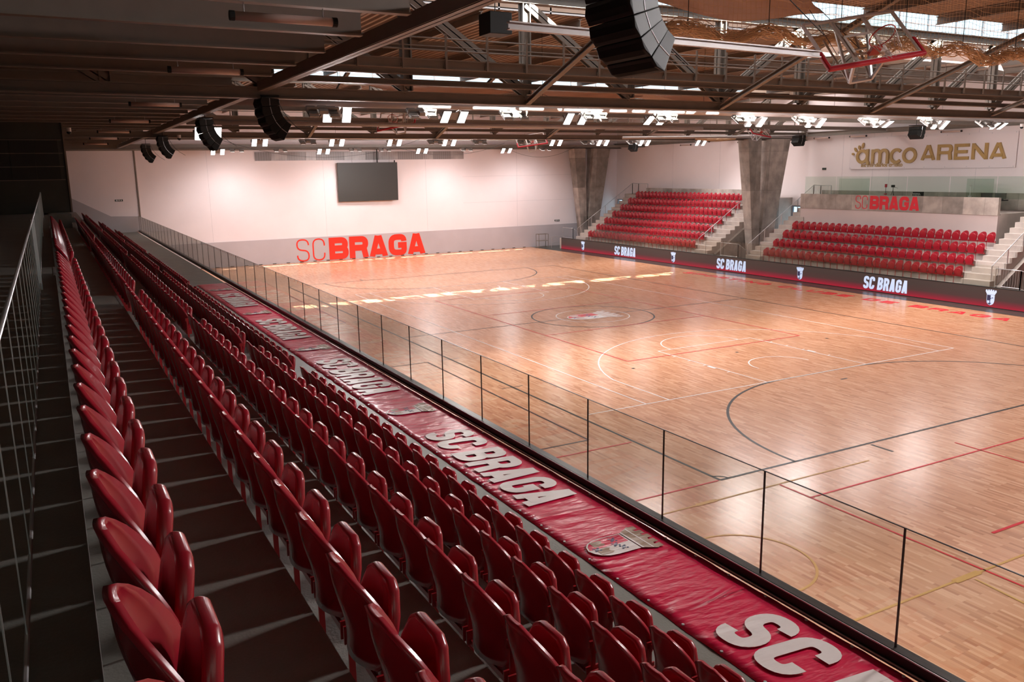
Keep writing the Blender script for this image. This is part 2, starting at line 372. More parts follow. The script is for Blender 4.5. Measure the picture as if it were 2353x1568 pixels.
def crest(org, xd, yd, H, parent, mats, th=.004):
    """shield under a five-towered crown: white ground, red field, small charges"""
    xd = Vector(xd).normalized(); yd = Vector(yd).normalized(); zd = xd.cross(yd); org = Vector(org)
    mw, mr, mt, mb = mats
    def poly(bm, pts, z0, z1):
        A = [bm.verts.new(org+xd*x*H+yd*y*H+zd*z0) for x, y in pts]; B = [bm.verts.new(org+xd*x*H+yd*y*H+zd*z1) for x, y in pts]
        bm.faces.new(A); bm.faces.new(B)
        for i in range(len(pts)): j = (i+1) % len(pts); bm.faces.new((A[i], A[j], B[j], B[i]))
    def sc2(pts, s, ox=0, oy=0): return [(x*s+ox, y*s+oy) for x, y in pts]
    bm = bm_new(); poly(bm, [(x*.5, y*.62+.03) for x, y in SHIELD], 0, th); obj('shield', bm, mw, parent)
    bm = bm_new()
    poly(bm, [(x*.46, y*.58+.05) for x, y in SHIELD[:1]+[(0, 1)]+[q for q in SHIELD[1:] if q[0] <= 0]], th, th*1.6)
    obj('shield_field', bm, mr, parent)
    bm = bm_new()  # towers on the field and the white half
    for cx, cy, s in ((-.12, .22, .09), (.1, .2, .1)):
        poly(bm, [(cx-s*.8, cy-s), (cx+s*.8, cy-s), (cx+s*.8, cy+s*.6), (cx+s*.5, cy+s), (cx+s*.2, cy+s*.6), (cx-s*.2, cy+s*.6), (cx-s*.5, cy+s), (cx-s*.8, cy+s*.6)], th*1.6, th*2.2)
    obj('shield_tower', bm, mt, parent)
    bm = bm_new()
    for cx, cy in ((-.12, .46), (.01, .42), (.12, .47), (.02, .12)):
        s = .035; poly(bm, [(cx-s, cy), (cx, cy-s), (cx+s, cy), (cx, cy+s)], th*1.6, th*2.4)
        for a, b_ in ((-1, -1), (1, 1), (-1, 1), (1, -1)):
            q = .013; poly(bm, [(cx+a*s-q, cy+b_*s-q), (cx+a*s+q, cy+b_*s-q), (cx+a*s+q, cy+b_*s+q), (cx+a*s-q, cy+b_*s+q)], th*1.6, th*2.4)
    obj('shield_charge', bm, mb, parent)
    bm = bm_new()
    base = [(-.25, .68), (.25, .68)]
    pts = [(-.25, .67), (.25, .67), (.36, .86)]
    for i in range(4, -1, -1):
        c = -.29+.145*i; y = .93+.03*(1-abs(i-2)/2)
        pts += [(c+.05, y-.06), (c+.05, y+.02), (c-.05, y+.02), (c-.05, y-.06)]
    pts += [(-.36, .86)]
    poly(bm, pts, 0, th); obj('crown', bm, mt if mt is not mr else mw, parent)
    bm = bm_new(); poly(bm, [(-.25, .665), (.25, .665), (.265, .695), (-.265, .695)], th, th*1.6)
    poly(bm, [(-.31, .79), (.31, .79), (.32, .81), (-.32, .81)], th, th*1.6); obj('crown_band', bm, mw, parent)

# ================================================================== SETTING
YW = 34.5; XR = 26.2; XL = -30.0; YN = -44.0; ROOF = 12.0; XG = -17.186
bm = bm_new(); box(bm, -17.4, 16.35, YN, YW, -.15, 0); fl = struct('floor', bm, m_wood, label='pale orange strip-wood sports floor with painted court lines', cat='floor')
bm = bm_new(); box(bm, 16.35, 17.62, YN, 34.4, -.15, .004); box(bm, 17.62, XR, YN, YW, -.15, .003)
struct('border_strip', bm, m_rubber, label='dark grey vinyl strip between wood floor and lit boards', cat='floor')
bm = bm_new(); box(bm, XL-.3, XR+.3, YW, YW+.3, -.2, 13.6); struct('wall_far', bm, m_wall, label='tall pinkish white far end wall', cat='wall')
bm = bm_new()
WIN = [(31.2, 33.9), (8.0, 12.6)]; ys = [YN, 8.0, 12.9, 31.0, 34.2, YW+.3]
box(bm, XR, XR+.3, YN, 8.6, -.2, 13.6); box(bm, XR, XR+.3, 13.4, 31.6, -.2, 13.6); box(bm, XR, XR+.3, 34.3, YW, -.2, 13.6)
for a, b_ in ((8.6, 13.4), (31.6, 34.3)):
    box(bm, XR, XR+.3, a, b_, -.2, 1.0); box(bm, XR, XR+.3, a, b_, 4.15, 13.6)
struct('wall_right', bm, m_wallr, label='long pinkish white side wall behind the red stands', cat='wall')
bm = bm_new(); box(bm, XL-.3, XL, YN, YW, 0, 13.6); struct('wall_left', bm, m_dark)
bm = bm_new(); box(bm, XL-.3, XR+.3, YN-.3, YN, -.2, 13.6); struct('wall_near', bm, m_wallr)
for k, (a, b_) in enumerate(((8.6, 13.4), (31.6, 34.3))):
    bm = bm_new()
    for y in (a+.04, a+(b_-a)*.36, a+(b_-a)*.70, b_-.04): box(bm, XR-.03, XR+.1, y-.05, y+.05, 1.0, 4.15)
    for z in (1.04, 4.11): box(bm, XR-.02, XR+.1, a, b_, z-.05, z+.05)
    o = struct('window_%d' % (k+1), bm, mat('slate_window_frame_%d' % k, (.10, .13, .17), .4), label=('tall bright glazed opening beside the near concrete columns', 'tall bright glazed opening beside the far concrete columns')[k], cat='window')
    bm = bm_new(); box(bm, XR+.12, XR+.14, a, b_, 1, 4.15); obj('pane', bm, m_winglass, o)
# grey dado of the far wall, rising along the near stand
bm = bm_new(); prism(bm, [(-17.0, 0), (22.5, 0), (22.5, 2.0), (-17.0, 1.97)], 'y', YW-.06, YW-.001)
dado = struct('trim_1', bm, m_dado, label='glossy grey panel band along the foot of the far wall', cat='wall panel')
bm = bm_new(); prism(bm, [(-30, 3.0), (-17.05, 3.0), (-17.05, 4.2), (-19.0, 4.27), (-21.45, 5.66), (-30, 9.9)], 'y', YW-.05, YW-.001)
struct('trim_2', bm, m_dado, label='grey painted band climbing the wall above the deck end', cat='wall panel')
bm = bm_new(); box(bm, -17.06, -16.98, YW-.09, YW-.001, 4.15, 9.1); struct('trim_3', bm, m_steel, label='thin dark vertical joint strip on the far wall', cat='trim')
bm = bm_new()
for i in range(30):
    x = -16.4+i*1.1; box(bm, x, x+.28, YW-.085, YW-.055, .0, .05)
obj('skirting_clip', bm, m_black, dado)['kind'] = 'stuff'
# panel joints on the white walls
bm = bm_new()
for x in (-12, -3, 6, 15): box(bm, x, x+.012, YW-.006, YW+.01, 2.0, 8.9)
for z in (4.3, 6.6): box(bm, 9.5, 22.5, YW-.006, YW+.01, z, z+.012)
struct('trim_4', bm, m_dado)
bm = bm_new()
for y in (-7.9, -2.2, 3.8, 5.1, 7.6, 14.5, 20, 26): box(bm, XR-.006, XR+.01, y, y+.012, 5.2, 9.2)
struct('trim_5', bm, m_dado)

# court markings (thin paint films on the floor)
ZP = .003
def line(bm, x0, y0, x1, y1, wd=.06, z=ZP):
    d = Vector((x1-x0, y1-y0)); L = d.length; d /= L; nn = Vector((-d.y, d.x))*wd/2
    v = [bm.verts.new((x, y, z)) for x, y in ((x0+nn.x, y0+nn.y), (x0-nn.x, y0-nn.y), (x1-nn.x, y1-nn.y), (x1+nn.x, y1+nn.y))]; bm.faces.new(v)
def arc(bm, cx, cy, r, a0, a1, wd=.06, n_=64, z=ZP):
    I = []; O = []
    for i in range(n_+1):
        a = math.radians(a0+(a1-a0)*i/n_)
        I.append(bm.verts.new((cx+(r-wd/2)*math.cos(a), cy+(r-wd/2)*math.sin(a), z))); O.append(bm.verts.new((cx+(r+wd/2)*math.cos(a), cy+(r+wd/2)*math.sin(a), z)))
    for i in range(n_): bm.faces.new((I[i], O[i], O[i+1], I[i+1]))
bm = bm_new(); W8 = .08
for s in (-1, 1):
    line(bm, s*10, -20, s*10, 20, W8); line(bm, -10, s*20, 10, s*20, W8)
    line(bm, -1.58, s*14, 1.58, s*14, W8)
    arc(bm, 1.58, s*20, 6, -90+90*s*-1+(0 if s < 0 else -90)+(90 if s < 0 else 0) if 0 else (0 if s < 0 else -90), 90 if s < 0 else 0, W8)
    arc(bm, -1.58, s*20, 6, 90 if s < 0 else 180, 180 if s < 0 else 270, W8)
    for cx in (-10, 10):
        a0 = {(-10, -1): 0, (10, -1): 90, (10, 1): 180, (-10, 1): 270}[(cx, s)]
        arc(bm, cx, s*20, .25, a0, a0+90, .06, 12)
    line(bm, -.12, s*15.05, .12+.08, s*15.05, W8)
    for x in (-4.95, 4.95): line(bm, x, s*20.1, x, s*20.75, W8)
    for x in (-5, 0, 5): line(bm, x-.06, s*10, x+.06, s*10, .12)
    line(bm, s*10.2, 5, s*10.2+.4*s, 5, W8)
line(bm, -10, 0, 10, 0, W8); arc(bm, 0, 0, 3, 0, 360, W8, 96)
line(bm, -10.95, -15.97, -10.95, -5, .07); line(bm, -10.95, -15.97, -13, -15.97, .07); line(bm, -10.95, -5, -13, -5, .07)
line(bm, -10.95, 15.97, -10.95, 5, .07); line(bm, -10.95, 15.97, -13, 15.97, .07); line(bm, -10.95, 5, -13, 5, .07)
line(bm, -9.6, -10, -10.4, -10, .05); line(bm, -9.6, -5, -10.4, -5, .05); line(bm, -9.6, 5, -10.4, 5, .05); line(bm, -9.6, 10, -10.4, 10, .05)
obj('black_line_marking', bm, m_blackl, fl)
bm = bm_new(); W5 = .05; Z2 = .0045
for s in (-1, 1):
    line(bm, s*7.5, -14, s*7.5, 14, W5, Z2); line(bm, -7.5, s*14, 7.5, s*14, W5, Z2)
    for t_ in (-1, 1):
        line(bm, t_*2.45, s*14, t_*2.45, s*8.2, W5, Z2); line(bm, t_*6.6, s*14, t_*6.6, s*11.01, W5, Z2)
        for k in (1.75, 2.6, 3.0, 3.85, 4.7): line(bm, t_*2.45, s*(14-k), t_*2.6, s*(14-k), .05 if k not in (2.6,) else .4, Z2)
    line(bm, -2.45, s*8.2, 2.45, s*8.2, W5, Z2)
    arc(bm, 0, s*8.2, 1.8, 0 if s < 0 else 180, 180 if s < 0 else 360, W5, 40, Z2)
    th = math.degrees(math.asin(math.sqrt(6.75**2-6.6**2)/6.75))
    if s < 0: arc(bm, 0, -12.425, 6.75, th, 180-th, W5, 72, Z2); arc(bm, 0, -12.425, 1.25, 0, 180, W5, 30, Z2)
    else: arc(bm, 0, 12.425, 6.75, 180+th, 360-th, W5, 72, Z2); arc(bm, 0, 12.425, 1.25, 180, 360, W5, 30, Z2)
line(bm, -9.65, -14, -7.5, -14, W5, Z2)
arc(bm, 0, 0, 1.8, 0, 360, W5, 72, Z2)
obj('white_line_marking', bm, m_white, fl)
bm = bm_new(); Z3 = .006
for s in (-1, 1): line(bm, s*4.5, -9, s*4.5, 9, W5, Z3); line(bm, -4.5, s*9, 4.5, s*9, W5, Z3); line(bm, -4.5, s*3, 4.5, s*3, W5, Z3)
line(bm, -9.05, -20.9, -9.05, -32, W5, Z3); line(bm, -9.8, -21.8+0, 12, -21.8, W5, Z3) if 0 else line(bm, -9.05, -21.8, 12, -21.8, W5, Z3)
line(bm, -3, -21.1, -3, -25.5, W5, Z3); line(bm, -13, -16.72, -10.1, -16.72, W5, Z3); line(bm, -13, -20.0, -10.05, -20.0, W5, Z3)
line(bm, -7.45, -24.88, -3, -24.88, .07, Z3)
obj('red_line_marking', bm, m_redl, fl)
bm = bm_new()
line(bm, -13, -20.87, -6, -20.87, W5, Z3); line(bm, -13, -25.73, 2, -25.73, W5, Z3); arc(bm, -12.45, -23.4, 1.2, -90, 90, W5, 40, Z3); line(bm, -11.45, -20.86, -10.9, -20.86, .12, Z3+.002)
line(bm, -9.5, -25.85, -9.85, -29, W5, Z3); line(bm, -9.9, -25.73, -9.2, -25.73, .13, Z3+.002)
obj('yellow_line_marking', bm, m_yel, fl)
# red words along the far side of the court, read from the near stand
txt = 'SPORTING CLUBE DE BRAGA'
H = .74
def fit(txt, H, L, t, gap, space):
    # letter width that makes the text L long
    lo, hi = .2, 3
    for _ in range(40):
        m_ = (lo+hi)/2
        if wtext(txt, m_, t, gap, space)*H < L: lo = m_
        else: hi = m_
    return m_
Wd = fit(txt, H, 22.6, .24, .36, .9)
bm, L = letters(txt, (14.75, 10.9, 0), (0, -1, 0), (1, 0, 0), H, Wd, .24, .36, .9, .0, .006); obj('red_court_lettering', bm, m_redl, fl)
em = thing('x', 'x', 'x'); em.name = 'centre_emblem'; em.parent = fl; del em['label'], em['category']
crest((-1.4, 0, .0065), (0, -1, 0), (1, 0, 0), 2.8, em, (m_white, m_redl, mat('pale_tan_print', (.60, .47, .42), .4), mat('navy_print', (.06, .07, .2), .4)), .0015)
for o in list(em.children): o.parent = fl; o.name = 'emblem_'+o.name
bpy.data.objects.remove(em)

# ---- near stand terrace: deck, then rises towards the left
DK = 3.06; RS = .535; TR = .85
def near_profile():
    p = [(-17.35, 0), (-17.35, DK), (-19.56, DK)]
    z = DK
    for k in range(5):
        x = -19.56-TR*k; z += RS; p.append((x, z))
        if k < 4: p.append((x-TR, z))
    p += [(XL, z), (XL, 0)]
    return p
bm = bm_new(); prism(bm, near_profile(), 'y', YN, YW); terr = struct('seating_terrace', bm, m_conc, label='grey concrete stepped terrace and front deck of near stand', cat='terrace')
AISLE = [-19.35, -6.35, 6.65, 19.65]
for k, y in enumerate(AISLE):
    bm = bm_new()
    for r in range(5):
        x = -19.56-TR*r; z = DK+RS*r; box(bm, x, x+.42, y-.62, y+.62, z, z+RS/2)
    st = struct('aisle_steps', bm, m_conc, label='concrete half steps in the %s aisle of near stand' % ORD[k+1], cat='steps')
    bm = bm_new()
    for r in range(5):
        x = -19.56-TR*r; z = DK+RS*r
        box(bm, x+.39, x+.425, y-.62, y+.62, z+RS/2, z+RS/2+.004); box(bm, x-.03, x+.004, y-.62, y+.62, z+RS, z+RS+.004)
    obj('nosing', bm, m_alu, st)
# parapet kerb and glass fence on the court edge of the deck
t = thing('glass_balustrade', 'long frameless glass balustrade on black channel along near deck', 'balustrade', (XG, 0, DK))
bm = bm_new(); box(bm, XG-.055, XG+.06, YN+.1, YW-.1, DK, 3.19); box(bm, XG-.09, XG-.055, YN+.1, YW-.1, DK, DK+.02)
obj('base_channel', bm, m_chan, t, loc=(XG, 0, DK), bevel=.008)
bm = bm_new(); box(bm, XG-.062, XG-.055, YN+.1, YW-.1, 3.175, 3.187); box(bm, XG-.085, XG-.072, YN+.1, YW-.1, DK+.02, DK+.032); obj('channel_trim', bm, m_galv, t, loc=(XG, 0, DK))
y0, dy = -29.803, 1.5237; i0 = -9
jy = [y0+dy*i for i in range(i0, 43)]; jy = [y for y in jy if YN+.2 < y < YW-.3]
ends = jy+[YW-.12]
first = None
for a, b_ in zip(ends[:-1], ends[1:]):
    bm = bm_new(); box(bm, -.006, .006, .007, (b_-a)-.007, 0, 1.06)
    o = obj('glass_panel', bm, m_glass, t); o.location = (0, a, 3.185-DK)
    bm = bm_new(); box(bm, -.008, .008, -.006, .006, .005, 1.06); obj('edge_seal', bm, m_chan, o)
bm = bm_new(); box(bm, XG-.007, XG+.007, jy[0], YW-.12, 4.243, 4.249); obj('top_edge', bm, m_chan, t, loc=(XG, 0, DK))

# ---- vinyl banner on the deck
bx0, bx1 = -18.38, -17.30; ZB = DK+.006
ban = thing('printed_banner', 'long wrinkled red vinyl banner lying on the deck by the glass', 'banner', (-17.96, -18, DK))
bm = bm_new()
NX, NY = 8, 320; ya, yb = -36.0, -.6
G = [[bm.verts.new((bx0+(bx1-bx0)*i/NX+(.02*noise.noise((0, j*.35, i)) if i in (0, NX) else 0), ya+(yb-ya)*j/NY, ZB+.012*max(0, noise.noise((i*.4, j*.32, 3))))) for i in range(NX+1)] for j in range(NY+1)]
for j in range(NY):
    for i in range(NX): bm.faces.new((G[j][i], G[j][i+1], G[j+1][i+1], G[j+1][i]))
ext = bmesh.ops.extrude_face_region(bm, geom=list(bm.faces)); bmesh.ops.translate(bm, verts=[v for v in ext['geom'] if isinstance(v, bmesh.types.BMVert)], vec=(0, 0, -.003))
obj('cloth', bm, m_vinyl, ban, loc=(-17.96, -18, DK), smooth=True)
ZT = ZB+.017
def bl(text, yst, L, t_=.205, R=.2):
    W_ = fit(text, .74, L, t_, .05, .22)
    bm, _ = letters(text, (-18.21, yst, ZT), (0, -1, 0), (1, 0, 0), .74, W_, t_, .05, .22, .10, .003, R)
    obj('white_lettering', bm, m_vprint, ban, loc=(-17.96, -18, DK))
for s in (-28.66, -22.1, -16.0, -9.9, -3.8): bl('SC BRAGA', s, 3.35)
for yc in (-26.85, -20.7, -14.6, -8.6, -2.6):
    e_ = thing('banner_crest', 'x', 'x'); crest((-18.26, yc, ZT), (0, -1, 0), (1, 0, 0), .84, e_, (m_vprint, m_vinyl, m_vtan, m_vblue), .002)
    for o in list(e_.children): o.parent = ban; o.location = (17.96, 18, -DK)
    bpy.data.objects.remove(e_)
bm = bm_new()
for i in range(70):
    y = -35.5+.5*i
    for x in (bx0+.035, bx1-.035): tube(bm, [(x, y, ZB+.008), (x, y, ZB+.02)], .014, 8)
obj('eyelet', bm, m_galv, ban, loc=(-17.96, -18, DK))['kind'] = 'stuff'

# ================================================================== TIP-UP SEATS
def back_bm(seg=(14, 11)):
    bm = bm_new(); nu, nv = seg; F = []; Bk = []
    for j in range(nv+1):
        v = j/nv; k = max(0, (v-.36)/.64)
        hw = .234*max(.0, 1-k**2.3)**.5
        hw = max(hw, .055)*(.74+.26*min(1, v/.3)**.6)
        fa = []; ba = []
        for i in range(nu+1):
            u = -1+2*i/nu; y = u*hw; z = .41+.47*v
            x = .015-.06*v**1.3+.12*(abs(y)/.234)**2.2+.01*math.sin(v*PI*2)
            rim = (j >= nv-0 or i in (0, nu)) and v > .3
            th = .007+(.010 if rim else 0)
            fa.append(bm.verts.new((x+th, y, z))); ba.append(bm.verts.new((x-th, y, z)))
        F.append(fa); Bk.append(ba)
    for j in range(nv):
        for i in range(nu):
            bm.faces.new((F[j][i], F[j][i+1], F[j+1][i+1], F[j+1][i])); bm.faces.new((Bk[j][i], Bk[j+1][i], Bk[j+1][i+1], Bk[j][i+1]))
    for i in range(nu):
        bm.faces.new((F[0][i], Bk[0][i], Bk[0][i+1], F[0][i+1])); bm.faces.new((F[nv][i], F[nv][i+1], Bk[nv][i+1], Bk[nv][i]))
    for j in range(nv):
        bm.faces.new((F[j][0], F[j+1][0], Bk[j+1][0], Bk[j][0])); bm.faces.new((F[j][nu], Bk[j][nu], Bk[j+1][nu], F[j+1][nu]))
    return bm
def pan_bm():
    bm = bm_new()
    pts = [(-.13, .33), (.13, .33), (.185, .38), (.20, .52), (.195, .64), (.14, .745), (.09, .775), (-.09, .775), (-.14, .745), (-.195, .64), (-.20, .52), (-.185, .38)]
    rings = []
    for x, s in ((-.022, .88), (-.026, .96), (.0, 1.0), (.026, .96), (.034, .86)):
        rings.append([bm.verts.new((.10+x+.075*(z-.33)/.45, y*s, .555+(z-.555)*s)) for y, z in pts])
    for a, b_ in zip(rings[:-1], rings[1:]):
        for i in range(len(pts)): j = (i+1) % len(pts); bm.faces.new((a[i], a[j], b_[j], b_[i]))
    bm.faces.new(rings[0][::-1]); bm.faces.new(rings[-1])
    return bm
def leg_bm():
    bm = bm_new(); box(bm, .075, .105, -.249, -.236, 0, .60); box(bm, .05, .13, -.249, -.20, 0, .012); box(bm, .06, .14, -.2495, -.231, .56, .61)
    return bm
def brk_bm():
    bm = bm_new(); box(bm, .07, .11, -.23, .249, .33, .365)
    for y in (-.226, .222): box(bm, .05, .15, y, y+.012, .33, .42); tube(bm, [(.10, y-.004, .585), (.10, y+.018, .585)], .022, 8)
    return bm
def seat_proto():
    t = thing('tip_up_seat', '-', 'seat')
    for nme, b_, m_, s_ in (('backrest', back_bm(), m_seat, True), ('seat_pan', pan_bm(), m_seat, True), ('leg', leg_bm(), m_seatm, False), ('hinge_bracket', brk_bm(), m_seatm, False)):
        o = obj(nme, b_, m_, t, smooth=s_)
        if nme == 'seat_pan':
            md = o.modifiers.new('bevel', 'BEVEL'); md.width = .012; md.segments = 2
    return t
BLK = [(-32.1, -20.1), (-18.6, -7.1), (-5.6, 5.9), (7.4, 18.9), (20.4, 23.4)]
seats = []  # (loc, rot, stand, row, block, index)
for r in range(5):
    for bi, (a, b_) in enumerate(BLK):
        if (r == 4 and bi > 1) or (r == 3 and bi > 2): continue
        nn = int(round((b_-a)/.5))+1
        if r == 3 and bi == 2: nn = 20
        for i in range(nn): seats.append(((-19.475-TR*r, a+.5*i, DK+RS*r), 0, 'N', r, bi, i, nn))
for r in range(4):
    for i in range(28): seats.append(((18.39+TR*r, -6.85+.5*i, .96+.54*r), PI, 'B', r, 0, i, 28))
for r in range(7):
    for i in range(28): seats.append(((18.39+TR*r, 13.9+.5*i, .96+.54*r), PI, 'A', r, 0, i, 28))
for i in range(8): seats.append(((-26.3, 1.0+.5*i, 5.735), 0, 'U', 0, 0, i, 8))
def area(s):
    x, y, z = s[0]
    a = px((x, y-.25, z+.6)); b_ = px((x, y+.25, z+.6)); c = px((x, y, z+.9)); d = px((x, y, z+.35))
    if not a or not b_ or not c or not d: return 0
    if not (-30 < c[0] < 2383 and -30 < c[1] < 1590): return 0
    return (abs(a[0]-b_[0])+abs(a[1]-b_[1])*.3)*abs(c[1]-d[1])
ar = sorted(((area(s), k) for k, s in enumerate(seats) if s[2] != 'U'), reverse=True)
top = set(k for a_, k in ar[:300] if a_ > 0)
proto = seat_proto(); used = False
ROWN = ['front row', 'second row', 'third row', 'fourth row', 'top row']
rest = []
vis_count = {}
order = sorted(top, key=lambda k: (seats[k][2], seats[k][3], seats[k][0][1]))
for k in order:
    loc, rz, st, r, bi, i, nn = seats[k]
    if st == 'N':
        key = (r, bi); vis_count[key] = vis_count.get(key, 0)+1; c = vis_count[key]
        if bi == 0: lab = 'maroon folded seat, near stand %s, %s counting up from the picture\'s bottom edge' % (ROWN[r], ordn(c))
        else: lab = 'maroon folded seat, near stand %s, %s beyond the %s aisle' % (ROWN[r], ordn(i+1), ORD[bi])
        g_ = 'maroon tip-up seats of the near stand'
    elif st == 'B':
        lab = 'bright red folded seat, right-hand press stand, %s row up, %s from its left stairs' % (ORD[r+1], ordn(28-i))
        g_ = 'red tip-up seats below the press platform'
    else:
        lab = 'bright red folded seat, seven-row far stand, %s row up, %s from its left stairs' % (ORD[r+1], ordn(28-i))
        g_ = 'red tip-up seats of the seven-row far stand'
    if not used: o = proto; used = True; o.location = loc; o.rotation_euler = (0, 0, rz); o['label'] = lab; o['group'] = g_
    else: o = dup(proto, loc, (0, 0, rz), lab, g_)
# the remaining seats as one mesh
src = []
for b_, mi in ((back_bm((6, 5)), 0), (pan_bm(), 0), (leg_bm(), 1), (brk_bm(), 1)):
    b_.verts.index_update(); src.append(([v.co.copy() for v in b_.verts], [[v.index for v in f.verts] for f in b_.faces], mi)); b_.free()
V = []; Fc = []; mid = []
for k, s in enumerate(seats):
    if k in top: continue
    if s[2] != 'U':
        q = px((s[0][0], s[0][1], s[0][2]+.8))
        if q is None or not (-200 < q[0] < 2600 and -200 < q[1] < 2000): continue
    c_ = -1 if s[1] else 1; ox, oy, oz = s[0]
    for vs, fs, mi in src:
        b0 = len(V); V += [(ox+c_*v.x, oy+c_*v.y, oz+v.z) for v in vs]; Fc += [[b0+i for i in f] for f in fs]; mid += [mi]*len(fs)
me = bpy.data.meshes.new('distant_seats'); me.from_pydata(V, [], Fc); me.materials.append(m_seat); me.materials.append(m_seatm)
me.polygons.foreach_set('material_index', mid); me.polygons.foreach_set('use_smooth', [True]*len(Fc)); me.update()
o = bpy.data.objects.new('distant_seats', me); COL.objects.link(o); tag(o, 'far-off red tip-up seats filling the distant ends of the stands', 'seats', kind='stuff')

# ================================================================== RIGHT-HAND STANDS
D2 = .96; R2 = .54
def F2(k): return D2+R2*k
def rprofile(nk, xend, top=None):
    p = [(17.68, 0), (17.68, D2)]
    for k in range(nk):
        x = 18.49+TR*k; p += [(x, F2(k)), (x, F2(k+1))]
    zt = F2(nk) if top is None else top
    p += [(xend, F2(nk)), (xend, 0)]
    return p
def steps_bm(bm, ya, yb, nk):
    for k in range(nk):
        x = 18.49+TR*k; box(bm, x-.42, x, ya, yb, F2(k), F2(k)+R2/2)
# deck in front of both stands
bm = bm_new(); box(bm, 17.68, 18.2, -16, 31.4, 0, D2); struct('front_deck', bm, m_concr, label='pale concrete ledge running behind the lit advertising boards', cat='ledge')
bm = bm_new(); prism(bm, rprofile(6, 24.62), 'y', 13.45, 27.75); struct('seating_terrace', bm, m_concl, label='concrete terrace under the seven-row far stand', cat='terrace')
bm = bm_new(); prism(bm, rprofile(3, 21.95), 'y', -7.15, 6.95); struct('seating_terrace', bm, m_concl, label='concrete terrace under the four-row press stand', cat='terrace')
for ya, yb, nk, xe, lb in ((27.76, 29.3, 7, 24.9, 'stair up the left side of the seven-row far stand'), (12.1, 13.44, 6, 24.6, 'stair between the seven-row stand and the near columns'),
                      (6.96, 8.3, 7, 24.9, 'stair up the left side of the press stand'), (-8.7, -7.16, 7, 24.9, 'stair up the right side of the press stand')):
    bm = bm_new(); prism(bm, rprofile(nk, xe), 'y', ya, yb); s_ = struct('stair', bm, m_concr, label='concrete '+lb, cat='stairs')
    bm = bm_new(); steps_bm(bm, ya, yb, nk); obj('half_step', bm, m_concr, s_)
# parapet behind the seven-row stand, platform and parapet of the press stand
bm = bm_new(); box(bm, 24.62, 24.82, 12.0, 27.75, 0, 5.32); struct('parapet', bm, m_form, label='rough concrete parapet behind the seven-row far stand', cat='parapet')
bm = bm_new(); box(bm, 24.9, XR, 27.76, 31.4, 0, F2(7)); box(bm, 24.83, XR, 12.0, 27.75, 0, F2(7)); box(bm, 24.9, XR, 6.9, 8.5, 0, F2(7)); box(bm, 24.9, XR, -16, -6.4, 0, F2(7)); struct('upper_gallery', bm, m_concr)
bm = bm_new(); box(bm, 21.95, 22.15, -6.42, 7.28, 0, 4.27); struct('stand_back_wall', bm, m_pinkpan, label='smooth pinkish panel above the top row of the press stand', cat='wall')
bm = bm_new(); box(bm, 21.9, 22.1, -6.42, 7.28, 4.27, 5.22); par = struct('parapet', bm, m_form, label='stained concrete parapet carrying thin and bold red letters', cat='parapet')
bm = bm_new(); box(bm, 22.15, XR, -6.42, 7.28, 0, 4.35); struct('press_platform', bm, m_concr)
bm = bm_new(); box(bm, 22.1, 24.9, -8.7, -6.43, 2.6, 5.22) if 0 else box(bm, 24.9, 25.05, -16, -6.43, F2(7), 5.9); struct('gallery_wall', bm, m_form, label='dark concrete wall beside the right-hand press stair', cat='wall')
bm, L = letters('SC', (21.9, 2.8, 4.36), (0, -1, 0), (0, 0, 1), .82, .50, .055, .10, .35, 0, .012, .25); obj('thin_red_letter', bm, m_redflat, par)
Wb = fit('BRAGA', .82, 3.42, .24, .045, .3)
bm, _ = letters('BRAGA', (21.9, 1.72, 4.36), (0, -1, 0), (0, 0, 1), .82, Wb, .25, .045, .3, 0, .012, .25); obj('bold_red_letter', bm, m_redflat, par)
# side walls of the stands (rough grey concrete)
bm = bm_new(); prism(bm, [(18.65, 0), (18.65, .96), (24.6, 4.75), (24.62, 0)], 'y', 11.85, 12.09); struct('stand_side_wall', bm, m_form, label='grey concrete flank below the stair left of the near columns', cat='wall')
bm = bm_new(); prism(bm, [(18.65, 0), (18.65, .96), (24.6, 4.75), (24.62, 0)], 'y', -8.95, -8.71); struct('stand_side_wall', bm, m_form, label='grey concrete flank at the right edge behind the board', cat='wall')
# concrete V columns
def column(y, lab):
    t = thing('concrete_column', lab, 'column', (21.7, y, 0))
    def leg(x0b, x1b, x0t, x1t, nm):
        bm = bm_new(); v = []
        zb, zt = 0, 8.95
        for z, a, b_, h in ((zb, x0b, x1b, .30), (zt, x0t, x1t, .52)):
            v += [bm.verts.new((a, y-h, z)), bm.verts.new((b_, y-h, z)), bm.verts.new((b_, y+h, z)), bm.verts.new((a, y+h, z))]
        for f in ((3, 2, 1, 0), (4, 5, 6, 7), (0, 1, 5, 4), (1, 2, 6, 5), (2, 3, 7, 6), (3, 0, 4, 7)): bm.faces.new([v[i] for i in f])
        obj(nm, bm, m_form, t, loc=(21.7, y, 0), bevel=.02)
    leg(21.05, 21.55, 19.95, 21.2, 'left_leg'); leg(21.5, 22.5, 22.1, 24.0, 'right_leg')
    return t
column(10.9, 'tapering V-shaped concrete column between the two red stands')
column(33.0, 'tapering V-shaped concrete column in the far corner')

